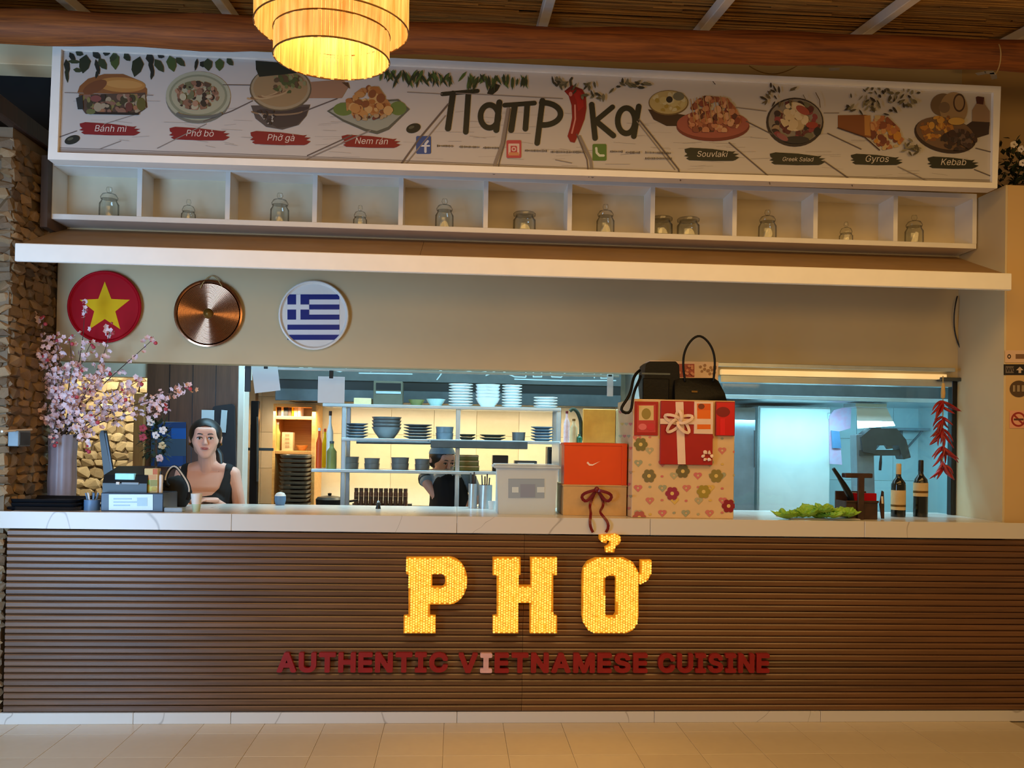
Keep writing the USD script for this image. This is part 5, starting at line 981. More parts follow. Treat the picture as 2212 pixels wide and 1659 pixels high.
shelf_box('cream_box', 'low cream box left of the olive box on the top kitchen shelf', (764, 860, 802, 874), 0, 'cream_label')
z_ = Zs[2] + .0006
for k in range(3):
    h_ = .036; x_ = (at(982, 900, yk)[0], at(1037, 900, yk)[0])
    b_ = box(x_[0] + .004*k, yk, z_ + k*(h_ + .001), x_[1] - .003*k, yk + .135, z_ + k*(h_ + .001) + h_, .003)
    t = thing('olive_carton', '%s olive carton of the three piled on the lowest kitchen shelf' % ('bottom', 'middle', 'top')[k], 'carton', ((x_[0] + x_[1])/2, yk, z_ + k*(h_ + .001))); part(t, 'body', b_, 'olive', False); part(t, 'lid_rim', box(x_[0] + .004*k - .002, yk - .002, z_ + k*(h_ + .001) + h_ - .012, x_[1] - .003*k + .002, yk + .137, z_ + k*(h_ + .001) + h_ - .003), 'cream_label', False)
shelf_box('black_box', 'small black box on the lowest kitchen shelf above the plastic crate', (1064, 984, 1098, 1014), 2, 'black_plastic', kids=[('label', (1068, 1004, 1094, 1012), 'grey_pouch')])
shelf_box('toaster_box', 'grey metal box at the right of the lowest kitchen shelf', (1112, 996, 1160, 1014), 2, 'dark_steel', kids=[('slot', (1118, 1000, 1154, 1003), 'white_paint')]); shelf_box('dark_case', 'upright dark case at the right end of the lowest kitchen shelf', (1182, 966, 1211, 1014), 2, 'dark_steel', kids=[('front_panel', (1186, 972, 1207, 1008), 'black_plastic')])
# bottles left of the rack
def slim(label, px0, px1, py0, zi, m_, cap, y=1.5, z_=None):
    z_ = (Zs[zi] + .0006) if z_ is None else z_; xa, xb = at(px0, 900, y)[0], at(px1, 900, y)[0]; r = (xb - xa)/2; c_ = ((xa + xb)/2, y, z_); h_ = at((px0 + px1)/2, py0, y)[2] - z_
    t = thing('bottle', label, 'bottle', c_); part(t, 'body', lathe([(0, 0), (r, 0), (r, h_*.62), (r*.4, h_*.78), (r*.36, h_*.94), (0, h_*.94)], 16, c_), m_, 40); part(t, 'cap', lathe([(0, h_*.92), (r*.44, h_*.92), (r*.44, h_), (0, h_)], 12, c_), cap, 40)
slim('olive green bottle at the left end of the lowest kitchen shelf', 707, 729, 953, 2, 'olive', 'dark_steel')
slim('white bottle standing behind the olive green bottle', 706, 721, 888, 2, 'ceramic', 'dark_wood', 1.64)
# wooden cabinet with books and tray pile
yw = 2.3
t = thing('wooden_cabinet', 'open orange wood cabinet left of the steel rack', 'cabinet', (at(636, 900, yw)[0], yw, .95))
cx0, cx1 = at(590, 900, yw)[0], at(682, 900, yw)[0]; zt_ = zh0 - .008
for a_, b_ in ((cx0, cx0 + .02), (cx1 - .03, cx1)): part(t, 'side_panel', box(a_, yw, .9505, b_, yw + .36, zt_, .002), 'shelf_wood', False)
part(t, 'back_panel', box(cx0 + .02, yw + .34, .9505, cx1 - .03, yw + .36, zt_ - .02), 'shelf_wood', False)
zs_ = [zt_, at(636, 899, yw)[2], at(636, 974, yw)[2]]
for z_ in zs_: part(t, 'shelf_board', box(cx0 + .02, yw + .002, z_ - .026, cx1 - .03, yw + .34, z_, .002), 'shelf_wood', False)
g = np.random.RandomState(6); x_ = cx0 + .03
for k, (w_, h_, m_, nm) in enumerate(((.022, .11, 'dark_wood', 'dark brown'), (.018, .12, 'cream_label', 'thin cream'), (.03, .13, 'black_plastic', 'black'), (.024, .11, 'dark_wood', 'short brown'), (.016, .13, 'yellow_lacquer', 'yellow'), (.026, .14, 'cream_label', 'wide cream'), (.02, .125, 'white_paint', 'white'))):
    t = thing('book', '%s book on the upper board of the orange wood cabinet' % nm, 'book', (x_ + w_/2, yw + .05, zs_[1] + .0005)); part(t, 'cover', [box(x_, yw + .04, zs_[1] + .0005, x_ + .002, yw + .2, zs_[1] + h_*.62), box(x_ + w_ - .002, yw + .04, zs_[1] + .0005, x_ + w_, yw + .2, zs_[1] + h_*.62), box(x_, yw + .038, zs_[1] + .0005, x_ + w_, yw + .04, zs_[1] + h_*.62)], m_, False); part(t, 'pages', box(x_ + .002, yw + .041, zs_[1] + .003, x_ + w_ - .002, yw + .195, zs_[1] + h_*.62 - .004), 'blue_paper', False); x_ += w_ + .003
t = thing('carton', 'upright cream carton with a ladder print on the wooden cabinet', 'carton', (at(620, 970, yw + .05)[0], yw + .05, zs_[2])); part(t, 'body', tb(608, 934, 633, 973, yw + .04, .08, .002, zs_[2] + .0005), 'cream_label', False)
printed(t, 'printed_face', [(sbox(616, 938 + 8*k, 625, 943 + 8*k), (170, 140, 100)) for k in range(4)], lambda a, b, l: at(a, b, yw + .04 - l), None, kind='stuff')
c_ = np.array([at(652, 970, yw + .1)[0], yw + .1, zs_[2] + .0005]); solo('cabinet_bowl', lathe([(0, 0), (.025, 0), (.05, .045), (.046, .045), (.02, .008), (0, .008)], 20, c_), 'shelf_wood', 'small wooden bowl on the lower board of the cabinet', 'bowl')
c_ = np.array([at(600, 970, yw + .06)[0] + .018, yw + .08, zs_[2] + .0005]); hy = at(600, 912, yw)[2] - zs_[2]
slim('yellow green jar standing in the wooden cabinet', 594, 607, 912, 0, 'olive_light', 'white_paint', yw + .07, zs_[2] + .0005)
ytr = 2.07; xa, xb = at(601, 1000, ytr)[0], at(665, 1000, ytr)[0]; src = None; zt0, zt1 = .9505, at(630, 980, ytr)[2]; n_ = 13
tm_ = tray_mesh(xa, xb, ytr, ytr + .24, zt0); tm_ = (np.array([0, 0, zt0]) + (tm_[0] - np.array([0, 0, zt0]))*np.array([1, 1, 1.15]), tm_[1])
for k in range(n_):
    if src is None: src = thing('metal_tray', 'lowest grey metal tray in the tall pile below the wooden cabinet', 'tray', ((xa + xb)/2, ytr + .12, zt0), 'pile of metal trays'); part(src, 'pan', tm_, 'tray_metal', 30)
    else: copy(src, ((xa + xb)/2 + .004*math.sin(k*2.3), ytr + .12, zt0 + k*(zt1 - zt0)/n_), 'top grey metal tray in the tall pile below the wooden cabinet' if k == n_ - 1 else '%s grey metal tray up in the tall pile below the wooden cabinet' % (ordn + ['twelfth', 'thirteenth'])[k])
slim('orange bottle right of the wooden cabinet', 684, 697, 924, 2, 'orange_card', 'white_paint', 1.62); slim('yellow bottle beside the orange bottle', 697, 709, 926, 2, 'yellow_lacquer', 'orange_card', 1.72)
t = thing('fridge_door', 'tall black edge of an open fridge door left of the wooden cabinet', 'fridge door', (at(548, 1000, 1.9)[0], 1.9, 0)); part(t, 'door', tb(537, 866, 559, 1100, 1.9, .05, .004, 0), 'black_plastic', False); part(t, 'handle', cyl(at(556, 900, 1.88), at(556, 1040, 1.88), .008), 'dark_steel')
part(t, 'hinge_bar', tb(529, 968, 590, 973, 1.955, .02, .002), 'dark_steel', False)
# spice jars at the back of the work table, pans beside
zj = .9505; src = None
for r_ in range(2):
    for k in range(11):
        y_ = 2.1 + .12*r_; c_ = (at(770 + k*10.6, 1060, y_)[0], y_, zj + r_*.055); h_ = .10
        if src is None:
            src = thing('spice_jar', 'first brown spice jar from the left in the front row under the shelves', 'jar', c_, 'rows of spice jars'); part(src, 'glass', lathe([(0, 0), (.017, 0), (.018, h_*.8), (.013, h_), (0, h_)], 14, c_), 'jar_brown', 40); part(src, 'lid', lathe([(0, h_ - .004), (.016, h_ - .004), (.016, h_ + .018), (0, h_ + .018)], 14, c_), 'brown_board', 40)
        else: copy(src, c_, '%s brown spice jar from the left in the %s row under the shelves' % (ordn[k], ('front', 'back')[r_]))
solo('jar_step', box(at(762, 1060, 2.2)[0], 2.19, zj, at(890, 1060, 2.2)[0], 2.26, zj + .0545), 'dark_steel', 'low steel step carrying the back row of spice jars', 'step', smooth=False)
c_ = np.array([at(712, 1080, 2.1)[0], 2.1, zj]); t = thing('saucepan', 'dark saucepan with a lid at the left end of the spice jars', 'pan', c_); part(t, 'pot', lathe([(0, 0), (.10, 0), (.105, .09), (.1, .09), (.095, .006), (0, .006)], 24, c_), 'black_plastic', 40); part(t, 'lid', lathe([(0, .09), (.106, .09), (.09, .108), (.02, .118), (0, .118)], 24, c_), 'dark_steel', 40); part(t, 'knob', lathe([(0, .117), (.012, .118), (.016, .135), (0, .14)], 12, c_), 'black_plastic'); part(t, 'handle', cyl(c_ + (.1, -.02, .07), c_ + (.22, -.06, .09), .009), 'black_plastic')
# steel pots on the worktop, shelf behind the orange box
for k, (a_, b_, top_, lb) in enumerate(((1012, 1031, 1022, 'slim steel utensil pot left of its pair behind the plastic crate'), (1034, 1063, 1026, 'wide steel utensil pot right of its pair behind the plastic crate'))):
    y_ = .6; xa, xb = at(a_, 1060, y_)[0], at(b_, 1060, y_)[0]; r = (xb - xa)/2; c_ = ((xa + xb)/2, y_, ZT); h_ = at(a_, top_, y_)[2] - ZT
    t = thing('utensil_pot', lb, 'pot', c_); part(t, 'pot', lathe([(0, 0), (r, 0), (r, h_*.7), (r*.94, h_*.7), (r*.92, .006), (0, .006)], 20, c_), 'steel', 40)
    for q_ in range(4): d_ = np.array([math.cos(q_*1.7)*r*.6, math.sin(q_*1.7)*r*.6, 0]); part(t, 'utensil', cyl(np.array(c_) + d_*.5 + (0, 0, .02), np.array(c_) + d_ + (0, 0, h_*(.92 + .04*q_)), .004), ('dark_steel', 'walnut')[q_ % 2])
c_ = np.array(base(1054, 1070, .5)); solo('white_cup', lathe([(0, 0), (.018, 0), (.024, .05), (.021, .05), (.016, .006), (0, .006)], 18, c_), 'ceramic', 'small white cup between steel pots and plastic crate', 'cup')
zq = at(1275, 957, .78)[2]; xa, xb = at(1208, 950, .78)[0], at(1342, 950, .78)[0]
t = thing('steel_cabinet', 'plain steel cabinet behind the orange box', 'cabinet', ((xa + xb)/2, .95, 0)); part(t, 'body', box(xa, .78, 0, xb, 1.2, zq, .004), 'steel', False); part(t, 'door_handle', cyl((xa + .05, .765, zq - .25), (xa + .05, .765, zq - .1), .006), 'dark_steel')
zq += .0005
t = thing('chopping_board', 'orange wooden board standing on edge behind the orange box', 'board', (at(1294, 955, .95)[0], .95, zq)); part(t, 'board', tb(1259, 884, 1330, 950, .95, .03, .004, zq), 'orange_board', False); part(t, 'side_strip', tb(1330, 884, 1340, 950, .95, .03, .004, zq), 'cream_label', False)
slim('small pink bottle left of the orange wooden board', 1218, 1231, 888, 0, 'blossom_pink', 'burgundy_ribbon', .9, zq); slim('cream jar with a gold spot left of the orange wooden board', 1232, 1248, 905, 0, 'cream_label', 'brass_wire', .85, zq)
solo('green_hose_bottle', tube(spline([at(1231, 888, .98), at(1240, 884, .98), at(1250, 896, .98), at(1255, 925, .98), at(1256, 952, .98)], 16), [.012]*16, 10), 'leaf_green', 'dark green curved spout left of the orange wooden board', 'spout'); slim('short green bottle at the foot of the orange wooden board', 1246, 1258, 938, 0, 'green_cup', 'green_cup', .84, zq)

# ---------------------------------------------------------------- prep room behind the glass at the right
px0 = 1589
struct('wall_prep', box(1.3, 2.3, 0, 3.95, 2.4, 2.66), 'floor_grout', 'pale tiled back wall of the prep room', 'wall')
for i in range(8):
    for j in range(4): part('/World/wall_prep', 'wall_tile', box(1.42 + i*.31 + .001, 2.288, .9 + j*.34 + .001, 1.42 + i*.31 + .309, 2.302, .9 + j*.34 + .339, .0015), 'prep_tile', False)
struct('wall_prep', box(3.8, .63, 0, 3.9, 2.295, 2.66), 'prep_tile', 'right hand wall of the prep room', 'wall'); struct('wall_prep', box(1.36, 1.3, 0, 1.42, 2.3, 2.66), 'white_paint', 'partition between kitchen and prep room', 'wall')
w1 = struct('window_1', [box(at(1546, 795, .45)[0], .44, at(1800, 797, .44)[2], at(2062, 805, .45)[0], .499, at(1800, 793, .44)[2] + .012, .002)], 'steel', 'glazed opening to the prep room with a metal head rail', 'window')
zA, zB = at(1800, 814, .47)[2], at(1800, 803, .47)[2]
part(w1, 'led_strip', box(at(1558, 800, .47)[0], .47, zA, at(2046, 800, .47)[0], .498, zB, .003), 'strip_glow', False, label='warm lit strip along the head of the opening')
part(w1, 'head_rail', box(at(1558, 800, .5)[0], .505, at(1800, 830, .5)[2], at(2068, 800, .5)[0], .60, 1.9295), 'steel', False)
xg0, xg1 = at(1560, 900, .58)[0], at(2062, 900, .56)[0]
part(w1, 'pane', box(xg0, .575, ZT, xg1, .581, at(1800, 826, .5)[2]), 'pane_glass', False); part(w1, 'jamb', box(3.046, .502, ZT, 3.0775, .55, 1.929, .003), 'black_plastic', False)
part(w1, 'end_bracket', box(at(2030, 815, .47)[0], .46, zA - .01, at(2078, 815, .47)[0], .499, zA + .012, .003), 'dark_steel', False)
zhp = at(1800, 866, 1.4)[2]
t = thing('prep_hood', 'stainless steel hood along the top of the prep room', 'extractor hood', (2.2, 1.6, zhp)); part(t, 'front', box(1.43, 1.4, zhp, 3.78, 1.42, 2.3), 'dark_steel', False); part(t, 'underside', box(1.43, 1.42, zhp, 3.78, 2.28, zhp + .02), 'steel', False); part(t, 'rim', box(1.43, 1.385, zhp, 3.78, 1.4, zhp + .03, .003), 'steel', False)
t = thing('prep_cabinet', 'grey steel cabinet at the left of the prep room', 'cabinet', (at(1610, 900, 1.35)[0], 1.35, 0)); part(t, 'body', box(1.43, 1.45, 0, at(1637, 900, 1.4)[0], 1.9, 1.78, .003), 'dull_steel', False); part(t, 'handle', cyl(at(1630, 930, 1.43), at(1630, 1010, 1.43), .006), 'dark_steel')
t = thing('white_fridge', 'tall white fridge door glowing under the prep room tube light', 'fridge', (at(1716, 900, 1.75)[0], 1.75, 0)); xa, xb = at(1640, 900, 1.75)[0], at(1795, 900, 1.75)[0]
part(t, 'body', box(xa, 1.77, 0, xb, 2.28, zhp - .03, .004), 'white_paint', False); part(t, 'door', box(xa + .004, 1.745, .1, xb - .004, 1.769, zhp - .04, .006), 'white_paint', False); part(t, 'hinge', box(xb - .03, 1.735, 1.72, xb - .01, 1.745, 1.76), 'steel', False)
solo('pink_apron', [front(Polygon([at(a, b, 1.74)[[0, 2]] for a, b in ((1800, 886), (1838, 876), (1836, 925), (1812, 932), (1818, 1004), (1792, 1002), (1790, 900))]), 1.742, .012)], 'pink_cloth', 'pink apron hanging beside the white fridge', 'apron', smooth=False)
solo('blue_towel', flat([(1795, 930), (1812, 932), (1816, 968), (1797, 968)], 1.72, .012), 'tin_blue', 'pale blue towel hanging over the pink apron', 'towel', smooth=False)
t = thing('prep_table', 'stainless steel table at the foot of the prep room', 'table', (2.3, 1.1, 0)); part(t, 'table_top', box(1.45, .78, 1.0, 3.75, 1.38, 1.04, .004), 'steel', False)
for x_ in (1.5, 3.65): part(t, 'leg', box(x_, .82, 0, x_ + .04, .86, 1.0), 'steel', False); part(t, 'leg', box(x_, 1.3, 0, x_ + .04, 1.34, 1.0), 'steel', False)
ym = 1.25
t = thing('meat_slicer', 'grey metal slicer with a domed top standing in the prep room', 'slicer', (at(1890, 1090, ym)[0], ym, 1.0405))
part(t, 'column', flat([(1836, 940), (1872, 936), (1876, 1100), (1840, 1100)], ym + .08, .10, .006), 'dull_steel', 40); part(t, 'dome', flat([(1846, 944), (1868, 926), (1922, 926), (1942, 950), (1952, 988), (1936, 992), (1926, 962), (1880, 962), (1876, 980), (1850, 976)], ym + .06, .10, .006), 'dark_steel', 40)
part(t, 'cross_arm', flat([(1850, 972), (1936, 972), (1936, 984), (1850, 984)], ym + .02, .05, .004), 'dark_steel', 40); part(t, 'brace', flat([(1896, 940), (1906, 938), (1926, 968), (1914, 970)], ym + .01, .03), 'dull_steel', 40); part(t, 'hook_handle', tube([at(1903, 984, ym - .03), at(1902, 1000, ym - .03), at(1901, 1016, ym - .03)], [.006, .010, .009], 10), 'black_plastic', True); part(t, 'base', box(at(1832, 1095, ym)[0], ym - .06, 1.0405, at(1900, 1095, ym)[0], ym + .14, 1.07, .005), 'dull_steel', False)
t = thing('bracket_shelf', 'grey wall shelf on triangular brackets in the prep room', 'shelf', (at(1960, 935, 2.1)[0], 2.2, 1.55)); zs1 = at(1960, 930, 2.1)[2]
part(t, 'board', box(at(1900, 935, 2.1)[0], 2.08, zs1, at(2006, 935, 2.1)[0], 2.286, zs1 + .02, .002), 'dull_steel', False)
for px in (1925, 1992): x_ = at(px, 940, 2.1)[0]; part(t, 'bracket', [cyl((x_, 2.1, zs1 - .004), (x_ - .08, 2.27, zs1 - .19), .009), box(x_ - .09, 2.27, zs1 - .2, x_ - .07, 2.287, zs1)], 'dull_steel')
t = thing('duct', 'pale sloping duct above the slicer', 'duct', at(1885, 900, 1.6)); part(t, 'cone', hull([at(a, b, y_) for y_ in (1.46, 1.62) for a, b in ((1850, 878), (1914, 878), (1934, 920), (1852, 926))]), 'white_paint', False); part(t, 'flange', tb(1848, 872, 1916, 879, 1.44, .2, .002), 'steel', False)

# ================================================================ people
def mfd(chains):
    """chains: list of point lists (x, y, z, r); hulls of neighbouring spheres, all joined."""
    out = []
    for ch in chains:
        sp = [m3.Manifold.sphere(r, 20).translate((x, y, z)) for x, y, z, r in ch]
        out += [m3.Manifold.batch_hull([a, b]) for a, b in zip(sp[:-1], sp[1:])] if len(sp) > 1 else sp
    return m3.Manifold.batch_boolean(out, m3.OpType.Add)
def hullm(pts): return m3.Manifold.batch_hull([m3.Manifold.sphere(r, 20).translate((x, y, z)) for x, y, z, r in pts])
def soften(m, step, it=12):
    q_ = m.refine_to_length(step).to_mesh(); t_ = trimesh.Trimesh(q_.vert_properties[:, :3], q_.tri_verts, process=False)
    trimesh.smoothing.filter_taubin(t_, lamb=.5, nu=.53, iterations=it); return np.array(t_.vertices), np.array(t_.faces)
def tomesh(m): q_ = m.to_mesh(); return np.array(q_.vert_properties[:, :3]), np.array(q_.tri_verts)
def hand_m(w, d, n, side, L=.17, curl=.25):
    """w wrist, d finger direction, n out of the back of the hand, side +1/-1 thumb side (n x d)."""
    w, d, n = (np.asarray(a_, float) for a_ in (w, d, n)); d = d/np.linalg.norm(d); n = n - d*np.dot(n, d); n /= np.linalg.norm(n); s_ = np.cross(n, d)*side
    P = lambda a_, b_, c_, r: (*(w + d*a_*L + s_*b_*L + n*c_*L), r)
    parts_ = [hullm([P(0, .08, 0, .017), P(0, -.08, 0, .017), P(.46, .19, .02, .011), P(.48, .06, .03, .012), P(.47, -.07, .03, .012), P(.43, -.19, .01, .010)])]
    for b_, l_, r in ((.19, .40, .0085), (.065, .45, .009), (-.065, .41, .0085), (-.19, .32, .0075)):
        a0 = .46 - abs(b_)*.15; parts_.append(mfd([[P(a0, b_, .02, r), P(a0 + l_*.45, b_*1.15, .02 - curl*.06, r*.95), P(a0 + l_*.75, b_*1.2, -curl*.24, r*.88), P(a0 + l_, b_*1.22, -curl*.52, r*.78)]]))
    parts_.append(mfd([[P(.12, .16, -.04, .014), P(.30, .34, -.07, .011), P(.46, .42, -.09, .0095), P(.58, .45, -.12, .008)]]))
    return m3.Manifold.batch_boolean(parts_, m3.OpType.Add)
def to_m(vf): return m3.Manifold(m3.Mesh(np.asarray(vf[0], np.float32), np.asarray(vf[1], np.uint32)))
def head_m():
    a_ = hullm([(0, .018, .03, .086), (.03, -.062, .045, .03), (-.03, -.062, .045, .03), (.043, -.05, -.02, .028), (-.043, -.05, -.02, .028)])
    b_ = hullm([(.042, -.05, -.02, .028), (-.042, -.05, -.02, .028), (.041, -.005, -.058, .021), (-.041, -.005, -.058, .021), (0, -.064, -.092, .022), (.012, -.062, -.09, .02), (-.012, -.062, -.09, .02)])
    n_ = hullm([(0, -.089, .012, .0062), (0, -.103, -.024, .0085), (.009, -.092, -.027, .0068), (-.009, -.092, -.027, .0068)])
    br = mfd([[(-.045, -.070, .028, .010), (-.02, -.081, .027, .010), (.02, -.081, .027, .010), (.045, -.070, .028, .010)]])
    li = mfd([[(-.02, -.082, -.054, .007), (0, -.089, -.053, .009), (.02, -.082, -.054, .007)]])
    e_ = [hullm([(s_*.082, .012, .012, .010), (s_*.086, .022, -.012, .008), (s_*.088, .028, .016, .008)]) for s_ in (-1, 1)]
    return m3.Manifold.batch_boolean([a_, b_, n_, br, li] + e_, m3.OpType.Add)
def place_head(c_, yaw, pitch, s_):
    def f(vf):
        v, f_ = rot(rot((np.asarray(vf[0])*s_, vf[1]), pitch, (1, 0, 0)), yaw, (0, 0, 1)); return v + np.asarray(c_), f_
    return f
NK = np.zeros(3)
# ---- the woman at the till
hp = at(445, 908, .80); O = np.array([hp[0] + .005, .84, 0.])
pw = thing('person', 'woman with dark tied back hair in a black tank top standing behind the counter', 'person', O)
hc = np.array([hp[0] + .002 - O[0], -.05, hp[2] - .120]); HS = 1.03
S_ = 1.298
torso = [[(0, .02, .90, .115), (0, .01, 1.0, .105)]]
tors = lambda k: m3.Manifold.batch_boolean([hullm([(-.075, .02, .88, .10 + k), (.075, .02, .88, .10 + k), (-.055, .01, 1.03, .085 + k), (.055, .01, 1.03, .085 + k)]), hullm([(-.055, .01, 1.03, .085 + k), (.055, .01, 1.03, .085 + k), (-.075, .0, 1.17, .082 + k), (.075, .0, 1.17, .082 + k)]),
    hullm([(-.075, .0, 1.17, .082 + k), (.075, .0, 1.17, .082 + k), (-.135, .01, 1.285, .040 + k), (.135, .01, 1.285, .040 + k)]), hullm([(-.062, -.045, 1.105, .062 + k), (-.06, .0, 1.22, .05 + k), (.062, -.045, 1.105, .062 + k), (.06, .0, 1.22, .05 + k)])], m3.OpType.Add)
nz_ = hc[2] - .07
chains = [[(0, .02, 1.28, .058), (hc[0], -.02, nz_, .052)], [(-.12, .01, 1.29, .042), (0, .012, 1.325, .048), (.12, .01, 1.29, .042)]]
arms = {}
for s_, el, wr in ((1, (.205, .015, 1.01), (.085, -.122, 1.112)), (-1, (-.205, .015, 1.015), (-.12, -.122, 1.113))):
    chains.append([(s_*.150, .01, 1.272, .049), (s_*.180, .005, 1.16, .041), (*el, .035), ((el[0]+wr[0])/2, (el[1]+wr[1])/2, (el[2]+wr[2])/2 - .012, .032), (*wr, .022)])
for s_ in (-1, 1): chains.append([(s_*.085, .02, .86, .095), (s_*.085, .02, .48, .06), (s_*.085, .035, .09, .042)]); chains.append([(s_*.085, .04, .045, .042), (s_*.10, -.13, .032, .03)])
bm = m3.Manifold.batch_boolean([mfd(chains), tors(0), to_m(place_head(hc, 14, -2, HS)(tomesh(head_m())))], m3.OpType.Add)
bv = to_m(soften(bm, .011, 10))
h1 = to_m(soften(hand_m((.085, -.122, 1.119), (-.75, -.6, .02), (0, 0, 1), -1), .004, 4)); h2 = to_m(soften(hand_m((-.12, -.122, 1.120), (.75, -.6, .02), (0, 0, 1), 1), .004, 4))
full = m3.Manifold.batch_boolean([bv, h1, h2], m3.OpType.Add); v, f = tomesh(full)
part(pw, 'body', (v + O, f), 'skin', True)
PW = lambda vf: (np.asarray(vf[0]) + O, vf[1])
neck = Polygon([(-.16, 1.40), (-.118, 1.40), (-.112, 1.26), (-.095, 1.19), (-.055, 1.148), (0, 1.138), (.055, 1.148), (.095, 1.19), (.112, 1.26), (.118, 1.40), (.16, 1.40), (.152, 1.27), (.148, 1.22), (.165, 1.16), (.26, 1.12), (.26, .80), (-.26, .80), (-.26, 1.12), (-.165, 1.16), (-.148, 1.22), (-.152, 1.27)])
pz = to_m(front(neck, .3, .6)); shell = to_m(soften(tors(.007) + mfd([[(-.12, .01, 1.29, .049), (0, .012, 1.30, .05), (.12, .01, 1.29, .049)]]), .012, 8)) ^ pz
part(pw, 'tank_top', PW(tomesh(shell)), 'black_top', 40)
tr = m3.Manifold.batch_boolean([hullm([(-.075, .02, .80, .112), (.075, .02, .80, .112), (-.07, .02, .92, .106), (.07, .02, .92, .106)])] + [mfd([[(s_*.085, .02, .82, .107), (s_*.085, .02, .48, .074), (s_*.085, .035, .10, .06)]]) for s_ in (-1, 1)], m3.OpType.Add)
part(pw, 'trousers', PW(soften(tr, .03, 6)), 'black_cloth', True)
for s_ in (-1, 1): part(pw, 'shoe', PW(tomesh(hullm([(s_*.085, .05, .045, .05), (s_*.10, -.14, .03, .036), (s_*.09, -.04, .05, .045)]).trim_by_plane((0, 0, 1), .001))), 'black_plastic', 50)
def face(p_, hc, yaw, pitch, hs, O_, cap=None):
    T = lambda vf: (lambda q_: (q_[0] + O_, q_[1]))(place_head(hc, yaw, pitch, hs)(vf))
    for s_ in (-1, 1):
        e_ = part(p_, 'eye', T(ico((s_*.031, -.0835, .006), (.0150, .0085, .0075), 2)), 'eye_white', True)
        part(e_, 'iris', T(ico((s_*.031, -.0905, .0062), (.0066, .0028, .0070), 2)), 'eye_dark', True)
        part(e_, 'lash_line', T(tube([(s_*(.031 + x_), -.0915 + abs(x_)*.30, .0130 - x_*x_*26) for x_ in np.linspace(-.015, .015, 7)], .0030, 6)), 'hair', True)
        part(p_, 'eyebrow', T(tube([(s_*.014, -.0955, .0285), (s_*.024, -.0960, .0315), (s_*.036, -.0915, .0325), (s_*.047, -.0825, .0285)], [.0030, .0034, .0030, .0016], 6)), 'hair', True)
    part(p_, 'lips', T(cat([ico((0, -.0925, -.0508), (.023, .0075, .0042), 2), ico((0, -.0915, -.0575), (.019, .0075, .0052), 2)])), 'lip_rose', True)
    cutf = m3.Manifold.sphere(1, 40).scale((.070, .085, .105)).translate((0, -.088, -.022))
    hm = m3.Manifold.batch_boolean([m3.Manifold.sphere(1, 40).scale((.0945, .104, .0945)).translate((0, .014, .036)), hullm([(.06, .04, -.02, .03), (-.06, .04, -.02, .03), (0, .07, -.03, .05)])], m3.OpType.Add)
    n_ = np.array([0, .85, .53]); n_ /= np.linalg.norm(n_); hm = (hm - cutf).trim_by_plane(tuple(n_), float(np.dot(n_, (0, -.045, .0))))
    part(p_, 'hair', T(soften(hm, .012, 4)), cap or 'hair', True)
    return T
T = face(pw, hc, 14, -2, HS, O)
part(pw, 'ponytail', T(soften(mfd([[(.0, .105, .03, .03), (.02, .12, -.02, .032), (.075, .07, -.09, .026), (.088, .03, -.15, .016), (.08, .01, -.19, .006)]]), .012, 4)), 'hair', True)
for s_ in (-1, 1): part(pw, 'earring', T(ico((s_*.091, .012, -.026), (.005, .005, .008), 1)), 'brass_wire', True)
# ---- the cook bending behind the rack
hp = at(956, 990, 2.0); O = np.array([hp[0] + .03, 2.0 + .12, 0]); O[1] = 1.88
pc = thing('person', 'cook in a black apron and pale blue cap bending behind the steel rack', 'person', O)
hc = np.array([hp[0] - O[0], -.02, hp[2] - .02])
E_ = at(922, 1042, 1.83) - O; W_ = at(940, 1072, 1.8) - O
chains = [[(.02, .0, .92, .14), (.03, 0, 1.05, .14), (.01, 0, 1.20, .125)], [(-.13, 0, 1.235, .05), (.0, .0, 1.26, .06), (.15, 0, 1.235, .05)], [(0, .0, 1.26, .055), (hc[0], hc[1] + .02, hc[2] - .08, .05)],
    [(-.15, .0, 1.225, .05), (*E_, .04), (*W_, .026)], [(.17, .0, 1.225, .05), (.24, -.02, 1.08, .04), (.12, -.08, 1.0, .03)]] + [[(s_*.09 + .02, .02, .90, .10), (s_*.09 + .02, .0, .48, .065), (s_*.09 + .02, .02, .09, .045)] for s_ in (-1, 1)] + [[(s_*.09 + .02, .03, .045, .042), (s_*.10 + .02, -.02, .035, .034), (s_*.10 + .02, -.14, .032, .03)] for s_ in (-1, 1)]
bm = m3.Manifold.batch_boolean([mfd(chains), to_m(place_head(hc, 35, 14, 1.0)(tomesh(head_m())))], m3.OpType.Add)
hw = to_m(soften(hand_m(W_, (.5, -.3, -.6), (-.3, -.6, .2), 1), .004, 4)); h2 = to_m(soften(hand_m((.12, -.08, 1.0), (-.8, -.4, -.1), (0, 0, 1), -1), .004, 4))
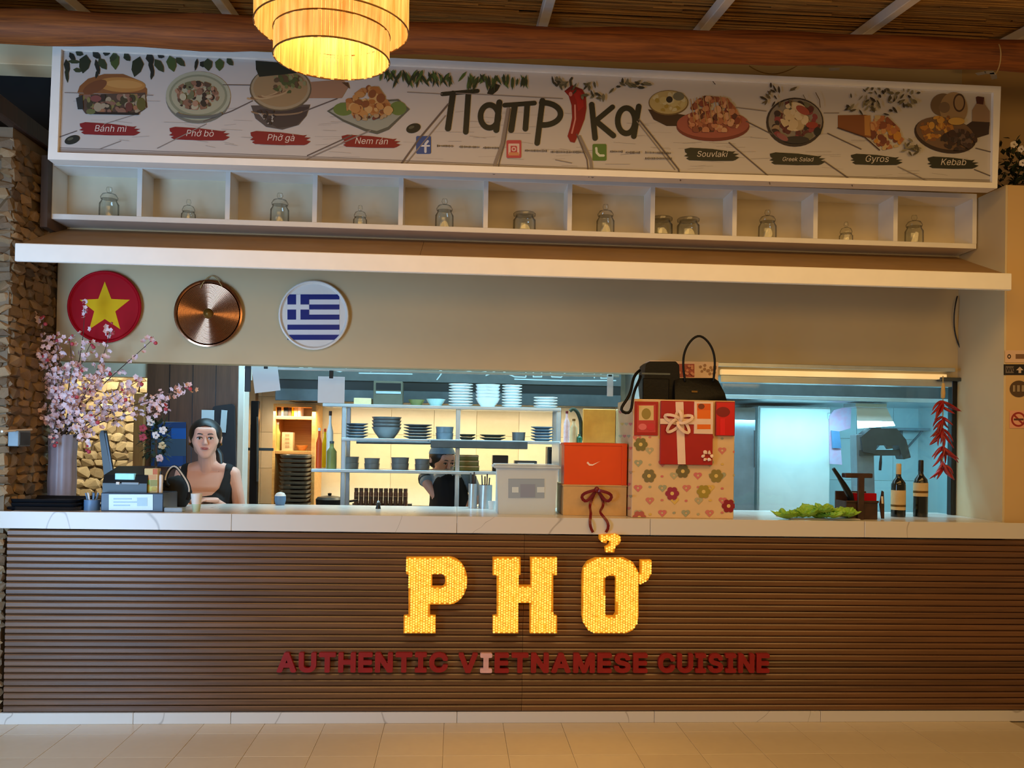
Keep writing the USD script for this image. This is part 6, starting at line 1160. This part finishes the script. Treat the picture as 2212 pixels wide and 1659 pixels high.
part(pc, 'body', PWC(tomesh(m3.Manifold.batch_boolean([to_m(soften(bm, .013, 8)), hw, h2], m3.OpType.Add))) if False else (lambda q_: (q_[0] + O, q_[1]))(tomesh(m3.Manifold.batch_boolean([to_m(soften(bm, .013, 8)), hw, h2], m3.OpType.Add))), 'skin', True)
PC = lambda vf: (np.asarray(vf[0]) + O, vf[1])
sh = mfd([[(.02, .0, .95, .148), (.03, 0, 1.05, .148), (.01, 0, 1.20, .133)], [(-.13, 0, 1.235, .057), (.15, 0, 1.235, .057)], [(-.15, .0, 1.225, .058), tuple(np.r_[(np.array([-.15, 0, 1.225]) + 2*E_)/3, .052])], [(.17, .0, 1.225, .058), (.225, -.014, 1.12, .05)]])
part(pc, 'shirt', PC(soften(sh, .014, 8)), 'grey_pouch', True)
for k_ in range(4):
    t_ = .1 + k_*.16; c_ = np.array([-.15, 0, 1.225])*(1 - t_) + E_*t_; d_ = E_ - np.array([-.15, 0, 1.225]); u, w_, _ = basis(d_); a_ = np.linspace(0, 2*np.pi, 18, endpoint=False)
    part(pc, 'sleeve_stripe', PC(tube(c_ + .054*(np.cos(a_)[:, None]*u + np.sin(a_)[:, None]*w_), .006, 6, True)), 'dark_steel', True)
ap = soften(mfd([[(.02, -.012, .62, .15), (.02, -.012, .92, .150), (.03, -.012, 1.05, .150), (.012, -.012, 1.19, .128)]]).trim_by_plane((0, -1, 0), .0), .02, 3)
part(pc, 'apron', PC(ap), 'black_cloth', True)
part(pc, 'trousers', PC(soften(m3.Manifold.batch_boolean([mfd([[(s_*.09 + .02, .02, .88, .11), (s_*.09 + .02, .0, .48, .078), (s_*.09 + .02, .02, .10, .06)]]) for s_ in (-1, 1)], m3.OpType.Add), .03, 5)), 'grey_cloth', True)
for s_ in (-1, 1): part(pc, 'shoe', PC(tomesh(hullm([(s_*.09 + .02, .04, .045, .05), (s_*.10 + .02, -.14, .03, .036)]).trim_by_plane((0, 0, 1), .001))), 'black_plastic', 50)
T = face(pc, hc, 35, 14, 1.0, O)
part(pc, 'cap', T(soften(m3.Manifold.sphere(1, 40).scale((.099, .109, .099)).translate((0, .012, .038)).trim_by_plane((0, .25, .97), .055), .012, 3)), 'cap_blue', True)
